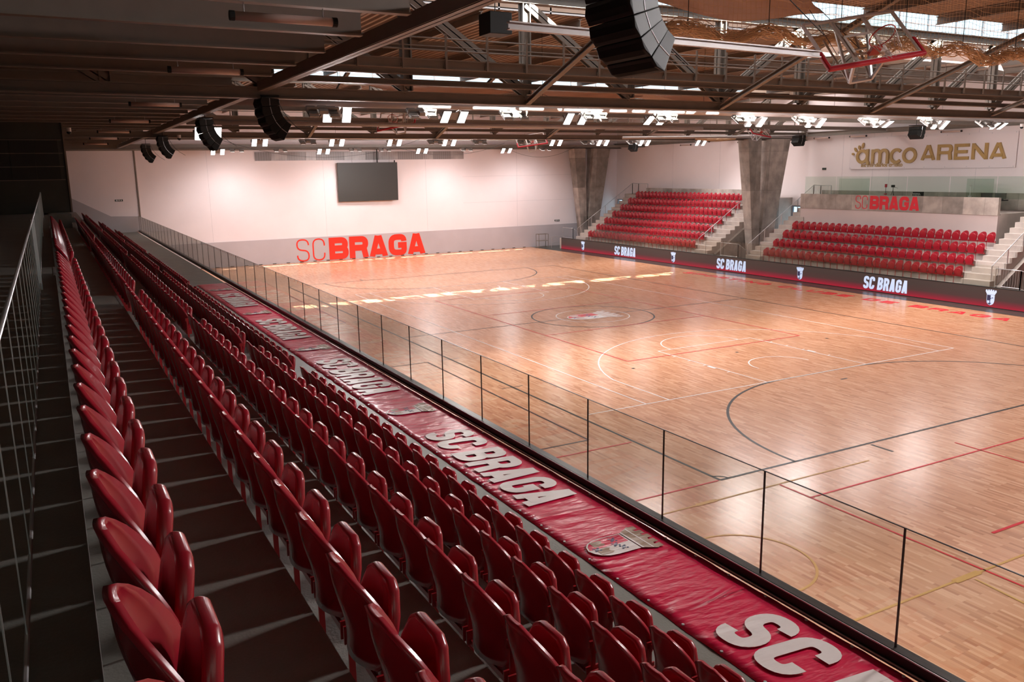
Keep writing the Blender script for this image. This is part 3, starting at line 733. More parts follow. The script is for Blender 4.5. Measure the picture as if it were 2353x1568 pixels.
# ---- advertising boards
LED = thing('advertising_board', 'long lit board of crests and white words below the red stands', 'advertising board', (17.62, 8, 0))
bm = bm_new(); box(bm, 0, .10, -28, 23.05, .03, 1.0); o = obj('lit_picture', bm, m_led, LED)
bm = bm_new(); box(bm, -.012, .14, -28, 23.1, 0, .035); box(bm, -.012, .14, -28, 23.1, .995, 1.02)
for i in range(54): box(bm, .10, .12, -28+.96*i, -28+.96*i+.02, .03, 1.0)
obj('cabinet_frame', bm, m_black, LED)
for yc in (21.4, 9.2, -3.0, -15.2):
    Wd = fit('SC BRAGA', .72, 2.85, .21, .05, .22)
    bm, _ = letters('SC BRAGA', (-.002, yc+1.42-8, .135), (0, -1, 0), (0, 0, 1), .72, Wd, .20, .05, .22, .08, .004, .2); obj('lit_word', bm, m_ledw, LED)
for yc in (27.5, 15.3, 3.1, -9.1):
    e_ = thing('x', 'x', 'x'); crest((-.002, yc-8, .13), (0, -1, 0), (0, 0, 1), .80, e_, (m_ledw, m_ledd, m_ledw, m_ledd), .004)
    for o in list(e_.children): o.parent = LED; o.name = 'lit_crest_'+o.name
    bpy.data.objects.remove(e_)
# low glass fence on the ledge
t = thing('glass_balustrade', 'low frameless glass balustrade above the lit boards', 'balustrade', (17.86, 8, D2))
for i in range(20):
    bm = bm_new(); box(bm, -.005, .005, .006, 1.76, 0, 1.1); o = obj('glass_panel', bm, m_glass, t); o.location = (0, -17.2+1.77*i, 0)
    bm = bm_new(); box(bm, -.006, .006, -.004, .006, 0, 1.1); obj('edge_seal', bm, m_chan, o)
bm = bm_new(); box(bm, -.02, .02, -17.2, 18.2, 0, .03); obj('base_channel', bm, m_chan, t)

# ---- railings
def railing(name, label, pts, H=.95, sp=.12, post=1.6, m=m_galv, thin=.008, cat='railing', rr=.021, br=.014):
    base = Vector(pts[0]); t = thing(name, label, cat, base)
    P = [Vector(p) for p in pts]
    bm = bm_new(); tube(bm, [p+Vector((0, 0, H)) for p in P], rr, 8); obj('handrail', bm, m, t, loc=base, smooth=True)
    bm = bm_new(); tube(bm, [p+Vector((0, 0, .08)) for p in P], br, 6); obj('bottom_rail', bm, m, t, loc=base)
    bal = bm_new()
    for a, b_ in zip(P[:-1], P[1:]):
        L = (b_-a).length; n_ = max(1, int(L/sp))
        for i in range(1, n_): q = a.lerp(b_, i/n_); box(bal, q.x-thin/2, q.x+thin/2, q.y-thin/2, q.y+thin/2, q.z+.08, q.z+H)
        n_ = max(1, round(L/post))
        for i in range(n_+1): q = a.lerp(b_, i/n_); po = bm_new(); box(po, q.x-.02, q.x+.02, q.y-.02, q.y+.02, q.z-.02, q.z+H); obj('post', po, m, t, loc=base)
    obj('baluster', bal, m, t, loc=base)['kind'] = 'stuff'
    return t
def stairline(y, x0, x1): # along the nosings
    f = lambda x: D2+max(0, x-18.2)*R2/TR
    return [(x0, y, f(x0)+.02), (x1, y, f(x1)+.02)]
railing('stair_railing', 'steel stair railing on the left of the seven-row far stand', stairline(29.25, 18.2, 24.2)+[(24.9, 29.25, F2(7)), (24.9, 27.9, F2(7))])
railing('stair_railing', 'steel stair railing on the right of the seven-row far stand', stairline(13.35, 18.3, 24.5), sp=9)
railing('stair_railing', 'steel stair railing on the left of the press stand', stairline(8.25, 18.2, 24.2)+[(24.9, 8.25, F2(7)), (24.9, 7.35, F2(7))])
railing('stair_railing', 'steel stair railing on the right of the press stand', stairline(-8.6, 18.3, 24.5))
railing('guard_railing', 'upright-bar guard railing at the far end of the ledge', [(17.95, 31.3, D2), (17.95, 29.6, D2), (19.4, 29.6, D2-.9)])
railing('guard_railing', 'upright-bar guard railing beside the near concrete columns', [(17.95, 10.6, D2), (17.95, 8.9, D2), (19.4, 8.9, D2-.9)])
railing('guard_railing', 'dark guard railing at the right edge above the board', [(18.1, -8.95, D2), (18.1, -10.2, D2), (19.2, -11.6, D2-.7)])
# red cloth and number plates in the gaps between stands
bm = bm_new(); box(bm, 22.9, 22.95, 9.0, 11.6, 1.2, 2.6); tag(obj('hanging_red_cloth', bm, m_redbox), 'dark red cloth panel hung in the gap behind the columns', 'banner')
bm = bm_new(); box(bm, 21.3, 21.35, -11.4, -8.98, 1.5, 2.7); tag(obj('red_panel', bm, m_redbox), 'small dull red panel on the concrete flank at right edge', 'panel')
# far corner: rack and low barrier
t = thing('goal_rack', 'grey steel storage rack against the far wall corner', 'rack', (16.7, 32.9, 0))
bm = bm_new()
for x in (-.5, .5):
    for y in (-.25, .25): box(bm, x-.02, x+.02, y-.02, y+.02, 0, 1.3)
for z in (.1, .68, 1.28):
    for y in (-.25, .25): box(bm, -.5, .5, y-.02, y+.02, z-.02, z+.02)
    for x in (-.5, .5): box(bm, x-.02, x+.02, -.25, .25, z-.02, z+.02)
obj('frame', bm, m_steel, t)
bm = bm_new(); box(bm, -.5, .5, -.25, .25, .66, .69); obj('shelf', bm, m_steel, t)
t = thing('barrier', 'low tubular barrier between rack and the lit boards', 'barrier', (17.4, 32.2, 0))
bm = bm_new()
for x in (0, 1.3): tube(bm, [(x-.1, 0, 0), (x-.1, 0, 1.05)], .025, 8)
obj('post', bm, m_alu, t)
bm = bm_new()
for z in (.5, 1.03): tube(bm, [(-.35, 0, z), (1.25, 0, z)], .022, 8)
obj('rail', bm, m_alu, t)

# ---- sign on the right wall
SG = thing('wall_sign', 'large white sheet sign with gold letters high on side wall', 'sign', (XR-.1, 1, 7.8))
bm = bm_new(); box(bm, XR-.12, XR-.08, -4.62, 6.95, 6.78, 8.85); obj('white_sheet', bm, m_sign, SG, loc=(XR-.1, 1, 7.8))
bm = bm_new()
for i in range(9):
    for z in (6.86, 8.78): tube(bm, [(XR-.12, -4.5+1.42*i, z), (XR-.135, -4.5+1.42*i, z)], .025, 8)
obj('fixing_stud', bm, m_galv, SG, loc=(XR-.1, 1, 7.8))
def ltr(pts_list, t_, org, s, name, par=SG, thick=.09):
    bm = bm_new(); yd = Vector((0, 0, 1)); xd = Vector((0, -1, 0)); o_ = Vector(org)
    for si, (pts, closed) in enumerate(pts_list): stroke(bm, fillet(pts, closed), t_, thick, lambda x, y, z: o_+xd*x*s+yd*y*s+Vector((-1, 0, 0))*z, bool(closed), .1*si)
    obj(name, bm, m_gold, par, loc=(XR-.1, 1, 7.8), bevel=0)
XS = XR-.13
rnd = lambda w_: [(0, 0, .5), (w_, 0, .5), (w_, .8, .5), (0, .8, .5)]
def O(cx, cy, rx, ry, a0=0, a1=360, n_=30): return [(cx+rx*math.cos(math.radians(a0+(a1-a0)*i/n_)), cy+ry*math.sin(math.radians(a0+(a1-a0)*i/n_))) for i in range(n_+(0 if abs(a1-a0) == 360 else 1))]
s_ = 1.0
ltr([(O(.50, .50, .40, .38), 1), ([(.90, .98), (.90, .22), (.97, .06), (1.08, .06)], 0)], .20, (XS, 6.35, 7.12), s_, 'gold_letter_a')
ltr([([(0, 0), (0, .95)], 0), (O(.29, .60, .29, .28, 180, 0, 14)+[(.58, 0)], 0), (O(.87, .60, .29, .28, 180, 0, 14)+[(1.16, 0)], 0)], .20, (XS, 5.02, 7.12), s_, 'gold_letter_m')
ltr([(O(.42, .5, .40, .40, 45, 315, 26), 0)], .20, (XS, 3.62, 7.10), s_, 'gold_letter_c')
ltr([(O(.42, .5, .42, .40), 1)], .20, (XS, 2.66, 7.12), s_, 'gold_letter_o')
bm = bm_new()
for cy, cz, ang, ln, wd in ((6.62, 7.80, 200, .20, .15), (6.42, 8.08, 235, .34, .17), (6.13, 8.22, 255, .30, .16), (5.85, 8.34, 285, .40, .17)):
    a = math.radians(ang); dx_, dz_ = math.cos(a)*ln/2*-1, -math.sin(a)*ln/2
    pts = [Vector((XS, cy+dx_*k, cz+dz_*k)) for k in (-1, 1)]
    for q in (0,):
        c = Vector((XS, cy, cz)); d = (pts[1]-pts[0]).normalized(); nn = Vector((0, -d.z, d.y)); A = []; Bq = []
        for i in range(16):
            th = 2*PI*i/16; P_ = c+d*math.cos(th)*(ln/2)+nn*math.sin(th)*wd/2
            A.append(bm.verts.new(P_)); Bq.append(bm.verts.new(P_+Vector((-.09, 0, 0))))
        bm.faces.new(A); bm.faces.new(Bq[::-1])
        for i in range(16): j = (i+1) % 16; bm.faces.new((A[i], Bq[i], Bq[j], A[j]))
obj('gold_hand_drop', bm, m_gold, SG, loc=(XR-.1, 1, 7.8))
Wd = fit('ARENA', .95, 5.5, .2, .13, .3)
cy_ = 1.42
for ch in 'ARENA':
    bm, L = letters(ch, (XS, cy_, 7.28), (0, -1, 0), (0, 0, 1), .95, Wd, .2, .13, .3, 0, .09, .24); obj('gold_letter_'+ch.lower(), bm, m_gold, SG, loc=(XR-.1, 1, 7.8)); cy_ -= (Wd+.13)*.95
o = fonttext('gold_small_lettering', 'intermediários crédito', (XS+.02, 5.95, 6.93), (0, -1, 0), (0, 0, 1), .36, m_gold, None, .03, .012, .98)
o.parent = SG; o.location = (-(XR-.1), -1, -7.8)

# ---- hanging screen, strip window, exit plates on the far wall
SCR = thing('hanging_screen', 'large dark screen hung in front of the far wall', 'screen', (.62, 34.1, 6.35)); SCR.rotation_euler = (.03, 0, -.02)
bm = bm_new(); box(bm, -2.58, 2.58, -.10, .02, -1.57, 1.57); obj('display', bm, m_screen, SCR, bevel=.02)
bm = bm_new(); box(bm, -2.45, 2.45, .02, .12, -1.45, 1.45); obj('rear_housing', bm, m_scrb, SCR)
bm = bm_new(); tube(bm, [(.85, 0, 1.55), (.85, .0, 2.9)], .05, 8); obj('hanging_pole', bm, m_black, SCR)
bm = bm_new(); tube(bm, [(-1.3, 0, 1.55), (-1.3, 0, 2.9)], .008, 4); tube(bm, [(1.9, 0, 1.55), (1.9, 0, 2.9)], .008, 4); obj('suspension_wire', bm, m_cable, SCR)
bm = bm_new(); tube(bm, [(2.35, -.05, 1.57), (2.35, -.05, 1.74)], .05, 8); obj('receiver', bm, m_black, SCR)
bm = bm_new(); xs = [-8.4, -7.14, -5.84, -4.38, -3.53, -1.21, .65, 1.79, 3.54, 5.73, 6.74, 8.4, 9.66]
t = thing('translucent_strip', 'long narrow strip of dull translucent panels near wall top', 'wall panel', (0, YW-.03, 8.45))
for i, (a, b_) in enumerate(zip(xs[:-1], xs[1:])):
    bm = bm_new(); box(bm, a+.01, b_-.01, -.03, .02, -.31, .36)
    obj('strip_panel', bm, m_poly if i % 2 else mat('polycarbonate_dark_%d' % i, (.20+.03*(i % 3), .175+.03*(i % 3), .17+.03*(i % 3)), .35), t)
bm = bm_new()
for i in range(90): x = -8.4+i*.2; box(bm, x, x+.012, -.035, -.03, -.31, .36)
obj('ribbing', bm, m_dado, t)
for x, z, lb in ((-18.36, 5.4, 'small dark exit plate on the wall above the deck end'), (19.3, 2.35, 'small dark exit plate above the grey panel near far corner')):
    t = thing('exit_sign', lb, 'sign', (x, YW-.03, z)); bm = bm_new(); box(bm, -.27, .27, -.02, .02, -.07, .07); obj('plate', bm, m_exit, t)
    bm = bm_new(); box(bm, -.2, -.08, -.026, -.02, -.04, .04); box(bm, -.03, .06, -.026, -.02, -.03, .04); box(bm, .12, .2, -.026, -.02, -.04, .03); obj('pictogram', bm, m_white, t)
bm = bm_new(); box(bm, XR-.03, XR, 9.0, 9.35, 6.75, 6.9); tag(obj('exit_sign', bm, m_exit), 'tiny dark green plate on side wall left of gold letters', 'sign')
# red words on the dado
WL = thing('wall_lettering', 'huge red words on the grey panel of the far wall', 'lettering', (-5.6, YW-.065, .03))
HL = 1.82
bm, L = letters('SC', (-5.62, YW-.066, .05), (1, 0, 0), (0, 0, 1), HL, .575, .06, .15, .3, 0, .012, .30); obj('thin_red_letter', bm, m_redgloss, WL, loc=(-5.6, YW-.065, .03))
Wb = fit('BRAGA', HL, 5.68+2.92, .27, .045, .3)
cx_ = -2.92
for i, ch in enumerate('BRAGA'):
    bm, L = letters(ch, (cx_, YW-.066, .05), (1, 0, 0), (0, 0, 1), HL, Wb, .27, .05, .3, 0, .012, .28); obj('bold_red_letter', bm, m_redgloss, WL, loc=(-5.6, YW-.065, .03)); cx_ += (Wb+.045)*HL

# ---- press platform items
for y0_, y1_, hh in ((7.25, 4.7, 1), (4.65, 2.1, 1), (2.05, -.5, 1), (-.55, -3.25, 1), (-3.3, -6.0, 1), (-6.05, -8.6, 1)):
    bm = bm_new(); box(bm, 22.24, 22.25, y1_, y0_, 5.15, 6.35)
    o = obj('glass_screen', bm, m_glassg); tag(o, 'tall greenish glass screen on press parapet, %s from its left end' % ORD[(7.25, 4.65, 2.05, -.55, -3.3, -6.05).index(y0_)+1], 'glass screen', 'glass screens above the press parapet')
for y0_, y1_, lb in ((5.6, 3.2, 'left'), (-3.4, -5.0, 'right')):
    bm = bm_new(); box(bm, 23.6, 23.612, y1_, y0_, 4.4, 6.2); tag(obj('glass_partition', bm, m_glassg), 'greenish inner glass partition at %s of the press platform' % lb, 'glass screen')
bm = bm_new(); box(bm, 22.5, 23.1, -6.2, 7.1, 5.02, 5.08); tag(obj('press_desk', bm, m_black), 'long dark desk top behind the stained parapet', 'desk')
bm = bm_new(); box(bm, 25.4, 25.5, -6.42, 8.6, 4.4, 5.35); struct('rear_gallery_wall', bm, m_form)
t = thing('video_tripod', 'black camera on tripod behind the parapet letters', 'tripod', (22.8, .83, 5.086))
bm = bm_new()
for k in range(3): a = 2*PI*k/3; tube(bm, [(0, 0, .42), (.14*math.cos(a), .14*math.sin(a), 0)], .012, 6)
tube(bm, [(0, 0, .35), (0, 0, .62)], .016, 6); obj('leg', bm, m_black, t)
bm = bm_new(); box(bm, -.12, .08, -.06, .06, .60, .74); tube(bm, [(-.05, -.05, .62), (.0, -.34, .55)], .008, 6); obj('camera_head', bm, m_black, t)
t = thing('stand_post', 'thin post with red top standing left of the tripod', 'post', (22.8, 1.35, 5.08))
bm = bm_new(); tube(bm, [(0, 0, 0), (0, 0, .62)], .014, 6); obj('pole', bm, m_black, t); bm = bm_new(); box(bm, -.05, .05, -.05, .05, .6, .8); box(bm, -.05, .05, -.07, .07, .15, .22); obj('red_head', bm, m_redbox, t)
t = thing('control_monitor', 'black box with white cables on the desk right of letters', 'monitor', (22.75, -.95, 5.08))
bm = bm_new(); box(bm, -.1, .1, -.3, .3, 0, .36); obj('case', bm, m_black, t)
bm = bm_new(); random.seed(3)
for k in range(5): tube(bm, [(-.105, -.2+.1*k, .08), (-.13, -.22+.1*k, .2), (-.105, -.12+.1*k, .28)], .01, 5)
obj('white_cable', bm, m_white, t)
bm = bm_new(); box(bm, 22.6, 22.9, -2.4, -1.8, 5.08, 5.18); tag(obj('flat_case', bm, m_black), 'low flat black case on the desk right of the monitor', 'case')
bm = bm_new(); box(bm, 22.6, 22.85, -2.9, -2.6, 5.08, 5.2); tag(obj('small_case', bm, m_black), 'small dark case right of the flat case', 'case')
t = thing('desk_microphone', 'thin stem with pale head on the right of the desk', 'microphone', (22.6, -4.3, 5.08))
bm = bm_new(); tube(bm, [(0, 0, 0), (0, 0, .75)], .01, 6); obj('stem', bm, m_alu, t); bm = bm_new(); box(bm, -.04, .04, -.09, .09, .1, .2); box(bm, -.02, .02, -.05, .05, .72, .78); obj('clamp', bm, m_alu, t)
for y, lb in ((-5.2, 'dark blank monitor at the right end of the desk'), (-6.0, 'small dark monitor on the parapet corner')):
    t = thing('control_monitor', lb, 'monitor', (22.7, y, 5.08)); bm = bm_new(); box(bm, -.03, .03, -.3, .3, .04, .36); obj('display', bm, m_screen, t); bm = bm_new(); box(bm, -.1, .1, -.12, .12, 0, .04); obj('foot', bm, m_black, t)

# ---- near side: dark booth, balustrade behind the top row
t = thing('control_booth', 'dark booth with ribbed panels at the left of the stand', 'booth', (-26, 5.2, 5.735))
bm = bm_new(); box(bm, XL+.1, -22.12, 5.0, 12.5, 5.735, 9.45); obj('wall_block', bm, m_dark, t, loc=(-26, 5.2, 5.735))
bm = bm_new()
for i in range(9):
    for j in range(3): box(bm, -22.35-.85*(i+1)+.02, -22.35-.85*i, 4.95, 5.0, 7.05+.52*j, 7.05+.52*j+.49)
obj('ribbed_panel', bm, mat('black_acoustic_panel', (.025, .028, .026), .6), t, loc=(-26, 5.2, 5.735))
bm = bm_new()
for j in range(4): box(bm, XL+.2, -22.2, 4.94, 5.0, 7.02+.52*j, 7.05+.52*j)
box(bm, -22.14, -22.08, 4.94, 5.02, 5.735, 9.45); obj('panel_rail', bm, m_galv if 0 else m_steel, t, loc=(-26, 5.2, 5.735))
bm = bm_new(); box(bm, -23.1, -22.12, 4.4, 5.0, 5.2, 5.9) if 0 else box(bm, -23.12, -22.2, 3.0, 12.5, 5.2, 5.735); struct('landing_block', bm, m_conc, label='concrete landing block at the foot of the dark booth', cat='landing')
railing('walkway_railing', 'slim steel railing behind the top seat row, close by', [(-23.14, -33.0, 5.735), (-23.14, .8, 5.735)], H=.88, sp=.6, post=12, m=m_galv, thin=.004, rr=.010, br=.007)

# ================================================================== ROOF
def corr(ya, yb, z, name, pitch=.28, dep=.07, x0=XL, x1=XR):
    bm = bm_new(); xs = []; x = x0
    while x < x1:
        xs += [(x, 0), (x+pitch*.36, 0), (x+pitch*.5, dep), (x+pitch*.86, dep)]; x += pitch
    A = [bm.verts.new((a, ya, z+b_)) for a, b_ in xs]; B = [bm.verts.new((a, yb, z+b_)) for a, b_ in xs]
    for i in range(len(xs)-1): bm.faces.new((A[i], B[i], B[i+1], A[i+1]))
    o = struct(name, bm, m_roof, label='corrugated steel roof deck above the trusses', cat='ceiling')
    bm = bm_new(); box(bm, x0, x1, ya, yb-(1.3 if z < 13 and yb < 30 else 0), z+.1, z+.3); obj('roof_build_up', bm, m_roof, o)
    return o
LT = [(-37.5, -32.5), (-14.5, -9.5), (7.7, 12.7)]
ysr = [YN-.3]+[q for a in LT for q in a]+[YW+.3]
for i in range(0, len(ysr), 2): corr(ysr[i], ysr[i+1], ROOF, 'ceiling')
for k, (a, b_) in enumerate(LT):
    corr(a-.1, b_+.1, 13.45, 'ceiling')
    bm = bm_new()
    for xx in (XL, XR): box(bm, xx-.1, xx+.1, a, b_, ROOF, 13.5)
    # walls of the lantern above/below the panes
    box(bm, XL, -11.9, a-.1, a, ROOF, 13.5); box(bm, 14.6, XR, a-.1, a, ROOF, 13.5); PZ = 12.86 if k == 1 else 12.5; box(bm, -11.9, 14.6, a-.1, a, PZ, 13.5); box(bm, -11.9, 14.6, a-.1, a, ROOF, 12.09)
    box(bm, XL, -17.5, b_, b_+.1, ROOF, 13.5); box(bm, 22, XR, b_, b_+.1, ROOF, 13.5)
    struct('lantern_wall', bm, m_roof)
    if k == 0: bm = bm_new(); box(bm, -12, 14.7, a-.25, a-.12, ROOF, 13.5); struct('lantern_wall', bm, m_roof)  # added unseen blocker that keeps the sun out of the rear lantern
    for side, (y, z0, z1, xa, xb) in enumerate(((a, 12.09, PZ, -11.9, 14.6), (b_, 12.02, 13.4, -17.5, 22))):
        bm = bm_new(); n_ = int((xb-xa)/1.82)
        for i in range(n_+1): x = xa+(xb-xa)*i/n_; mw = .03 if side else (.05, .16, .09)[i % 3]; box(bm, x-mw, x+mw, y, y+.08, z0, z1)
        box(bm, xa, xb, y, y+.08, z0, z0+.05); box(bm, xa, xb, y, y+.08, z1-.05, z1)
        if side: box(bm, xa, xb, y+.01, y+.06, 12.86, 12.9); box(bm, xa, xb, y+.01, y+.06, 12.42, 12.46)
        o = struct('window_%d' % (3+2*k+side), bm, m_galv, label=('clerestory glazing strip high in the roof lantern, %s one' % ORD[2*k+side+1]), cat='window')
        bm = bm_new(); box(bm, xa, xb, y+.03, y+.04, z0, z1); obj('pane', bm, m_winglass, o)
ZC = 9.11
def truss(yt, lab):
    t = thing('roof_truss', lab, 'truss', (0, yt, 9))
    L = (0, yt, 9)
    bm = bm_new(); hbeam(bm, (XL, yt, ZC), (XR, yt, ZC-.12), .26, .28, .02); obj('bottom_chord', bm, m_steel, t, loc=L)
    bm = bm_new(); hbeam(bm, (XL, yt, 11.85), (XR, yt, 11.85), .3, .3, .02); obj('top_chord', bm, m_steel, t, loc=L)
    S = 3.65; x = -10.55-S*5; i = 0
    while x < XR:
        bm = bm_new(); hbeam(bm, (x, yt, ZC+.13), (x, yt, 11.75), .26, .26, .03, Vector((1, 0, 0))); obj('web_post', bm, m_steel, t, loc=L)
        if x+S < XR:
            a, b_ = ((x, 11.7), (x+S, ZC+.15)) if x+S/2 < -3 else ((x, ZC+.15), (x+S, 11.7))
            bm = bm_new(); hbeam(bm, (a[0], yt, a[1]), (b_[0], yt, b_[1]), .26, .22, .03, Vector((0, 1, 0))); obj('web_diagonal', bm, m_steel, t, loc=L)
        x += S
    return t
truss(-12.1, 'deep steel roof truss crossing the hall nearest the camera')
truss(11.0, 'deep steel roof truss crossing the hall above the columns')
bm = bm_new(); hbeam(bm, (XL, 33.9, 9.22), (XR, 33.9, 9.12), .3, .34, .02); tag(obj('wall_beam', bm, m_steel), 'pale steel beam along the top of the far wall', 'beam')
bm = bm_new(); box(bm, XL, XR, 34.2, 34.49, 8.95, 9.05); struct('trim_6', bm, m_steel)
# kicker braces rising in the hall direction
for yt, dsc in ((-12.1, 'near'), (11.0, 'far')):
    for i, x in enumerate((-10.55, -3.25, 4.05, 11.35, 18.65)):
        bm = bm_new(); hbeam(bm, (x, yt-.1, ZC-.1), (x, yt-7.5, ZC+2.53), .15, .14, .02); hbeam(bm, (x, yt-3.9, ZC+1.3), (x+.0, yt-3.9, 11.9), .1, .1, .015) if 0 else None
        tag(obj('sloping_brace', bm, m_steel), 'sloping steel brace rising from the %s truss, %s from the left' % (dsc, ORD[i+1]), 'brace', 'sloping braces of the %s truss' % dsc)
# catwalks with railings beside each truss
def catwalk(yt, lab):
    L = (0, yt-.4, 9.2); t = thing('catwalk', lab, 'catwalk', L)
    bm = bm_new(); hbeam(bm, (-18, yt-.70, 9.87), (XR-.45, yt-.70, 9.77), .12, .25, .02); obj('rail_side_beam', bm, m_steel, t, loc=L)
    bm = bm_new(); hbeam(bm, (-18, yt-.36, 9.43), (XR-.45, yt-.36, 9.33), .2, .15, .02); obj('lower_side_beam', bm, m_steel, t, loc=L)
    bm = bm_new(); hbeam(bm, (-18, yt-.52, 9.68), (XR-.45, yt-.52, 9.58), .12, .15, .02); obj('middle_beam', bm, m_steel, t, loc=L)
    bm = bm_new(); box(bm, -18, XR-.45, yt-.62, yt-.18, 9.76, 9.78); obj('walkway_plate', bm, m_steel, t, loc=L)
    x = -17.0
    while x < 25:
        z = 9.83; bm = bm_new(); box(bm, x-.028, x+.028, yt-.80, yt-.76, z-.1, z+.80); box(bm, x-.05, x+.0, yt-.76, yt-.70, z-.1, z+.03); obj('railing_post', bm, m_steel, t, loc=L); x += 1.21
    for k, h in enumerate((.38, .48, .68)):
        bm = bm_new(); tube(bm, [(-18, yt-.78, 9.83+h), (XR-.45, yt-.78, 9.73+h)], .02 if k != 1 else .012, 8); obj('railing_tube', bm, m_steel, t, loc=L)
catwalk(-12.1, 'steel catwalk with post railing along the near truss')
catwalk(11.0, 'steel catwalk with post railing along the far truss')
# winches and pulleys lying on the catwalk
for i, (x, y) in enumerate(((-1.0, -12.45), (-9.3, -12.45), (5.2, -12.45))):
    t = thing('cable_winch', 'small grey cable winch on the near catwalk, %s from the left' % ORD[(2, 1, 3)[i]], 'winch', (x, y, 9.70), 0, 'cable winches on the near catwalk')
    bm = bm_new(); tube(bm, [(-.22, 0, .2), (.12, 0, .2)], .09, 12); obj('motor', bm, m_galv, t, smooth=False); bm = bm_new(); tube(bm, [(.12, 0, .2), (.28, 0, .2)], .13, 12); obj('drum', bm, m_black, t)
# Y-direction edge beam over the near deck and soffit beams above the stand
t = thing('edge_beam', 'long dark steel beam running over the near deck edge', 'beam', (-18.05, 0, 9.2))
for a, b_ in ((-43, -12.3), (-11.9, 10.8), (11.2, 33.7)):
    bm = bm_new(); hbeam(bm, (-18.05, a, 9.22), (-18.05, b_, 9.22), .20, .24, .02); box(bm, -18.17, -18.16, a, b_, 9.11, 9.33); obj('beam_length', bm, m_steel, t, loc=(-18.05, 0, 9.2))
k = 0
yb_ = [y for y in [-32.6, -30.6, -28.6, -26.6, -24.6, -22.6, -20.6, -18.6, -16.6, -14.6, -10.2, -8.2, -6.2, -4.2, -2.2, -.2, 1.8, 3.8, 5.8, 7.8, 9.3, 13, 15, 17, 19, 21, 23, 25, 27, 29, 31]]
beam_m = None
for i, y in enumerate(yb_):
    if beam_m is None:
        bm = bm_new(); hbeam(bm, (XL-0, 0, 0), (-18.35, 0, 0), .16, .42, .02); o = obj('soffit_beam', bm, m_steel); beam_m = o
    else: o = beam_m.copy(); COL.objects.link(o)
    o.location = (0, y, 9.42)
    vis = sum(1 for q in yb_[:i+1] if q >= -24.6)
    tag(o, ('dark ceiling beam over the near stand, %s from the top of the picture' % ordn(vis)) if y >= -24.6 else 'dark ceiling beam over the near stand above the picture', 'beam', 'dark ceiling beams over the near stand')
# roof purlins under the deck, running along the hall
for i in range(15):
    x = -28.8+3.65*i; bm = bm_new()
    for a, b_ in ((-44, -14.6), (-9.4, 7.6), (12.8, 34.4)): hbeam(bm, (x, a, 11.82), (x, b_, 11.82), .14, .26, .02)
    tag(obj('roof_purlin', bm, m_steel), 'steel purlin under the roof deck, %s from the left' % ordn(i+1), 'purlin', 'purlins under the corrugated roof deck')
# cross beams under the deck between trusses
for i, y in enumerate((-28.2, -20.6, -4.4, 3.2, 18.6, 26.2)):
    bm = bm_new(); hbeam(bm, (XL, y, 11.6), (XR, y, 11.6), .18, .3, .02); tag(obj('roof_beam', bm, m_steel), 'high steel roof beam across the hall, %s away from the camera' % ORD[i+1], 'beam', 'high roof beams across the hall')
# ducts hung behind the trusses
for y, lb in ((-7.1, 'near'), (17.7, 'far')):
    bm = bm_new(); tube(bm, [(-17.8, y, 9.33), (XR-.6, y, 9.29)], .17, 16); t = thing('air_duct', 'round grey duct hung just behind the %s truss' % lb, 'duct', (0, y, 9.3)); obj('duct_tube', bm, m_duct, t, loc=(0, y, 9.3), smooth=True)
    for x in (-14.5, -7, .5, 8, 15.5, 23): bm = bm_new(); tube(bm, [(x, y, 9.45), (x, y, 12.0)], .008, 5); obj('hanger_rod', bm, m_cable, t, loc=(0, y, 9.3))
for y, z, lb in ((-3.0, 9.42, 'first'), (4.0, 9.45, 'second'), (22.6, 9.4, 'third'), (29.5, 9.15, 'fourth')):
    bm = bm_new(); hbeam(bm, (-17.9, y, z), (XR-.45, y, z-.1), .16, .2, .02); tag(obj('lighting_beam', bm, m_steel), 'slim pale beam across the hall carrying lights, %s from the near truss' % lb, 'beam', 'slim beams carrying lights')
bm = bm_new(); tube(bm, [(-17.9, 1.5, 9.14), (8, 1.5, 9.1)], .09, 12); tag(obj('steel_pipe', bm, m_duct, smooth=True), 'long silver pipe below the roof on the left', 'pipe')
bm = bm_new(); tube(bm, [(9, 10.0, 8.98), (21.5, 7.6, 9.0)], .08, 12); tag(obj('steel_pipe', bm, m_duct, smooth=True), 'silver pipe slanting across towards the side wall columns', 'pipe')
bm = bm_new(); hbeam(bm, (XR-.3, YN, 9.28), (XR-.3, YW, 9.28), .25, .3, .02); tag(obj('wall_beam', bm, m_steel), 'steel beam along the top of the right side wall', 'beam')

# ---- floodlights
def flood_proto():
    t = thing('floodlight', '-', 'floodlight')
    bm = bm_new(); box(bm, -.50, .50, -.03, .03, .10, .16)
    for x in (-.50, .44): box(bm, x, x+.06, -.03, .03, -.02, .12)
    obj('mounting_bracket', bm, m_lampoff, t)
    bm = bm_new(); box(bm, -.14, .14, -.16, .16, -.0, .12); obj('driver_box', bm, m_lampoff, t)
    for s in (-1, 1):
        bm = bm_new(); box(bm, s*.32-.15, s*.32+.15, -.27, .27, -.05, .015)
        for i in range(7): box(bm, s*.32-.14, s*.32+.14, -.24+.08*i, -.23+.08*i, .015, .055)
        o = obj('lamp_head', bm, m_lampoff, t)
        bm = bm_new(); box(bm, s*.32-.135, s*.32+.135, -.25, .25, -.062, -.05); obj('lit_lens', bm, m_foillamp, o)
    return t
FP = flood_proto(); fused = False; BEAMS = []
sl = bpy.data.lights.new('flood_beam', 'SPOT'); sl.energy = FLOOD_W; sl.color = (1, .93, .925); sl.spot_size = math.radians(132); sl.spot_blend = .8; sl.shadow_soft_size = .9
sl.energy = FLOOD_W*.8; sl2 = sl.copy(); sl2.energy = FLOOD_W*.85; sl3 = sl.copy(); sl3.energy = FLOOD_W*1.15; sl3.spot_size = math.radians(110)
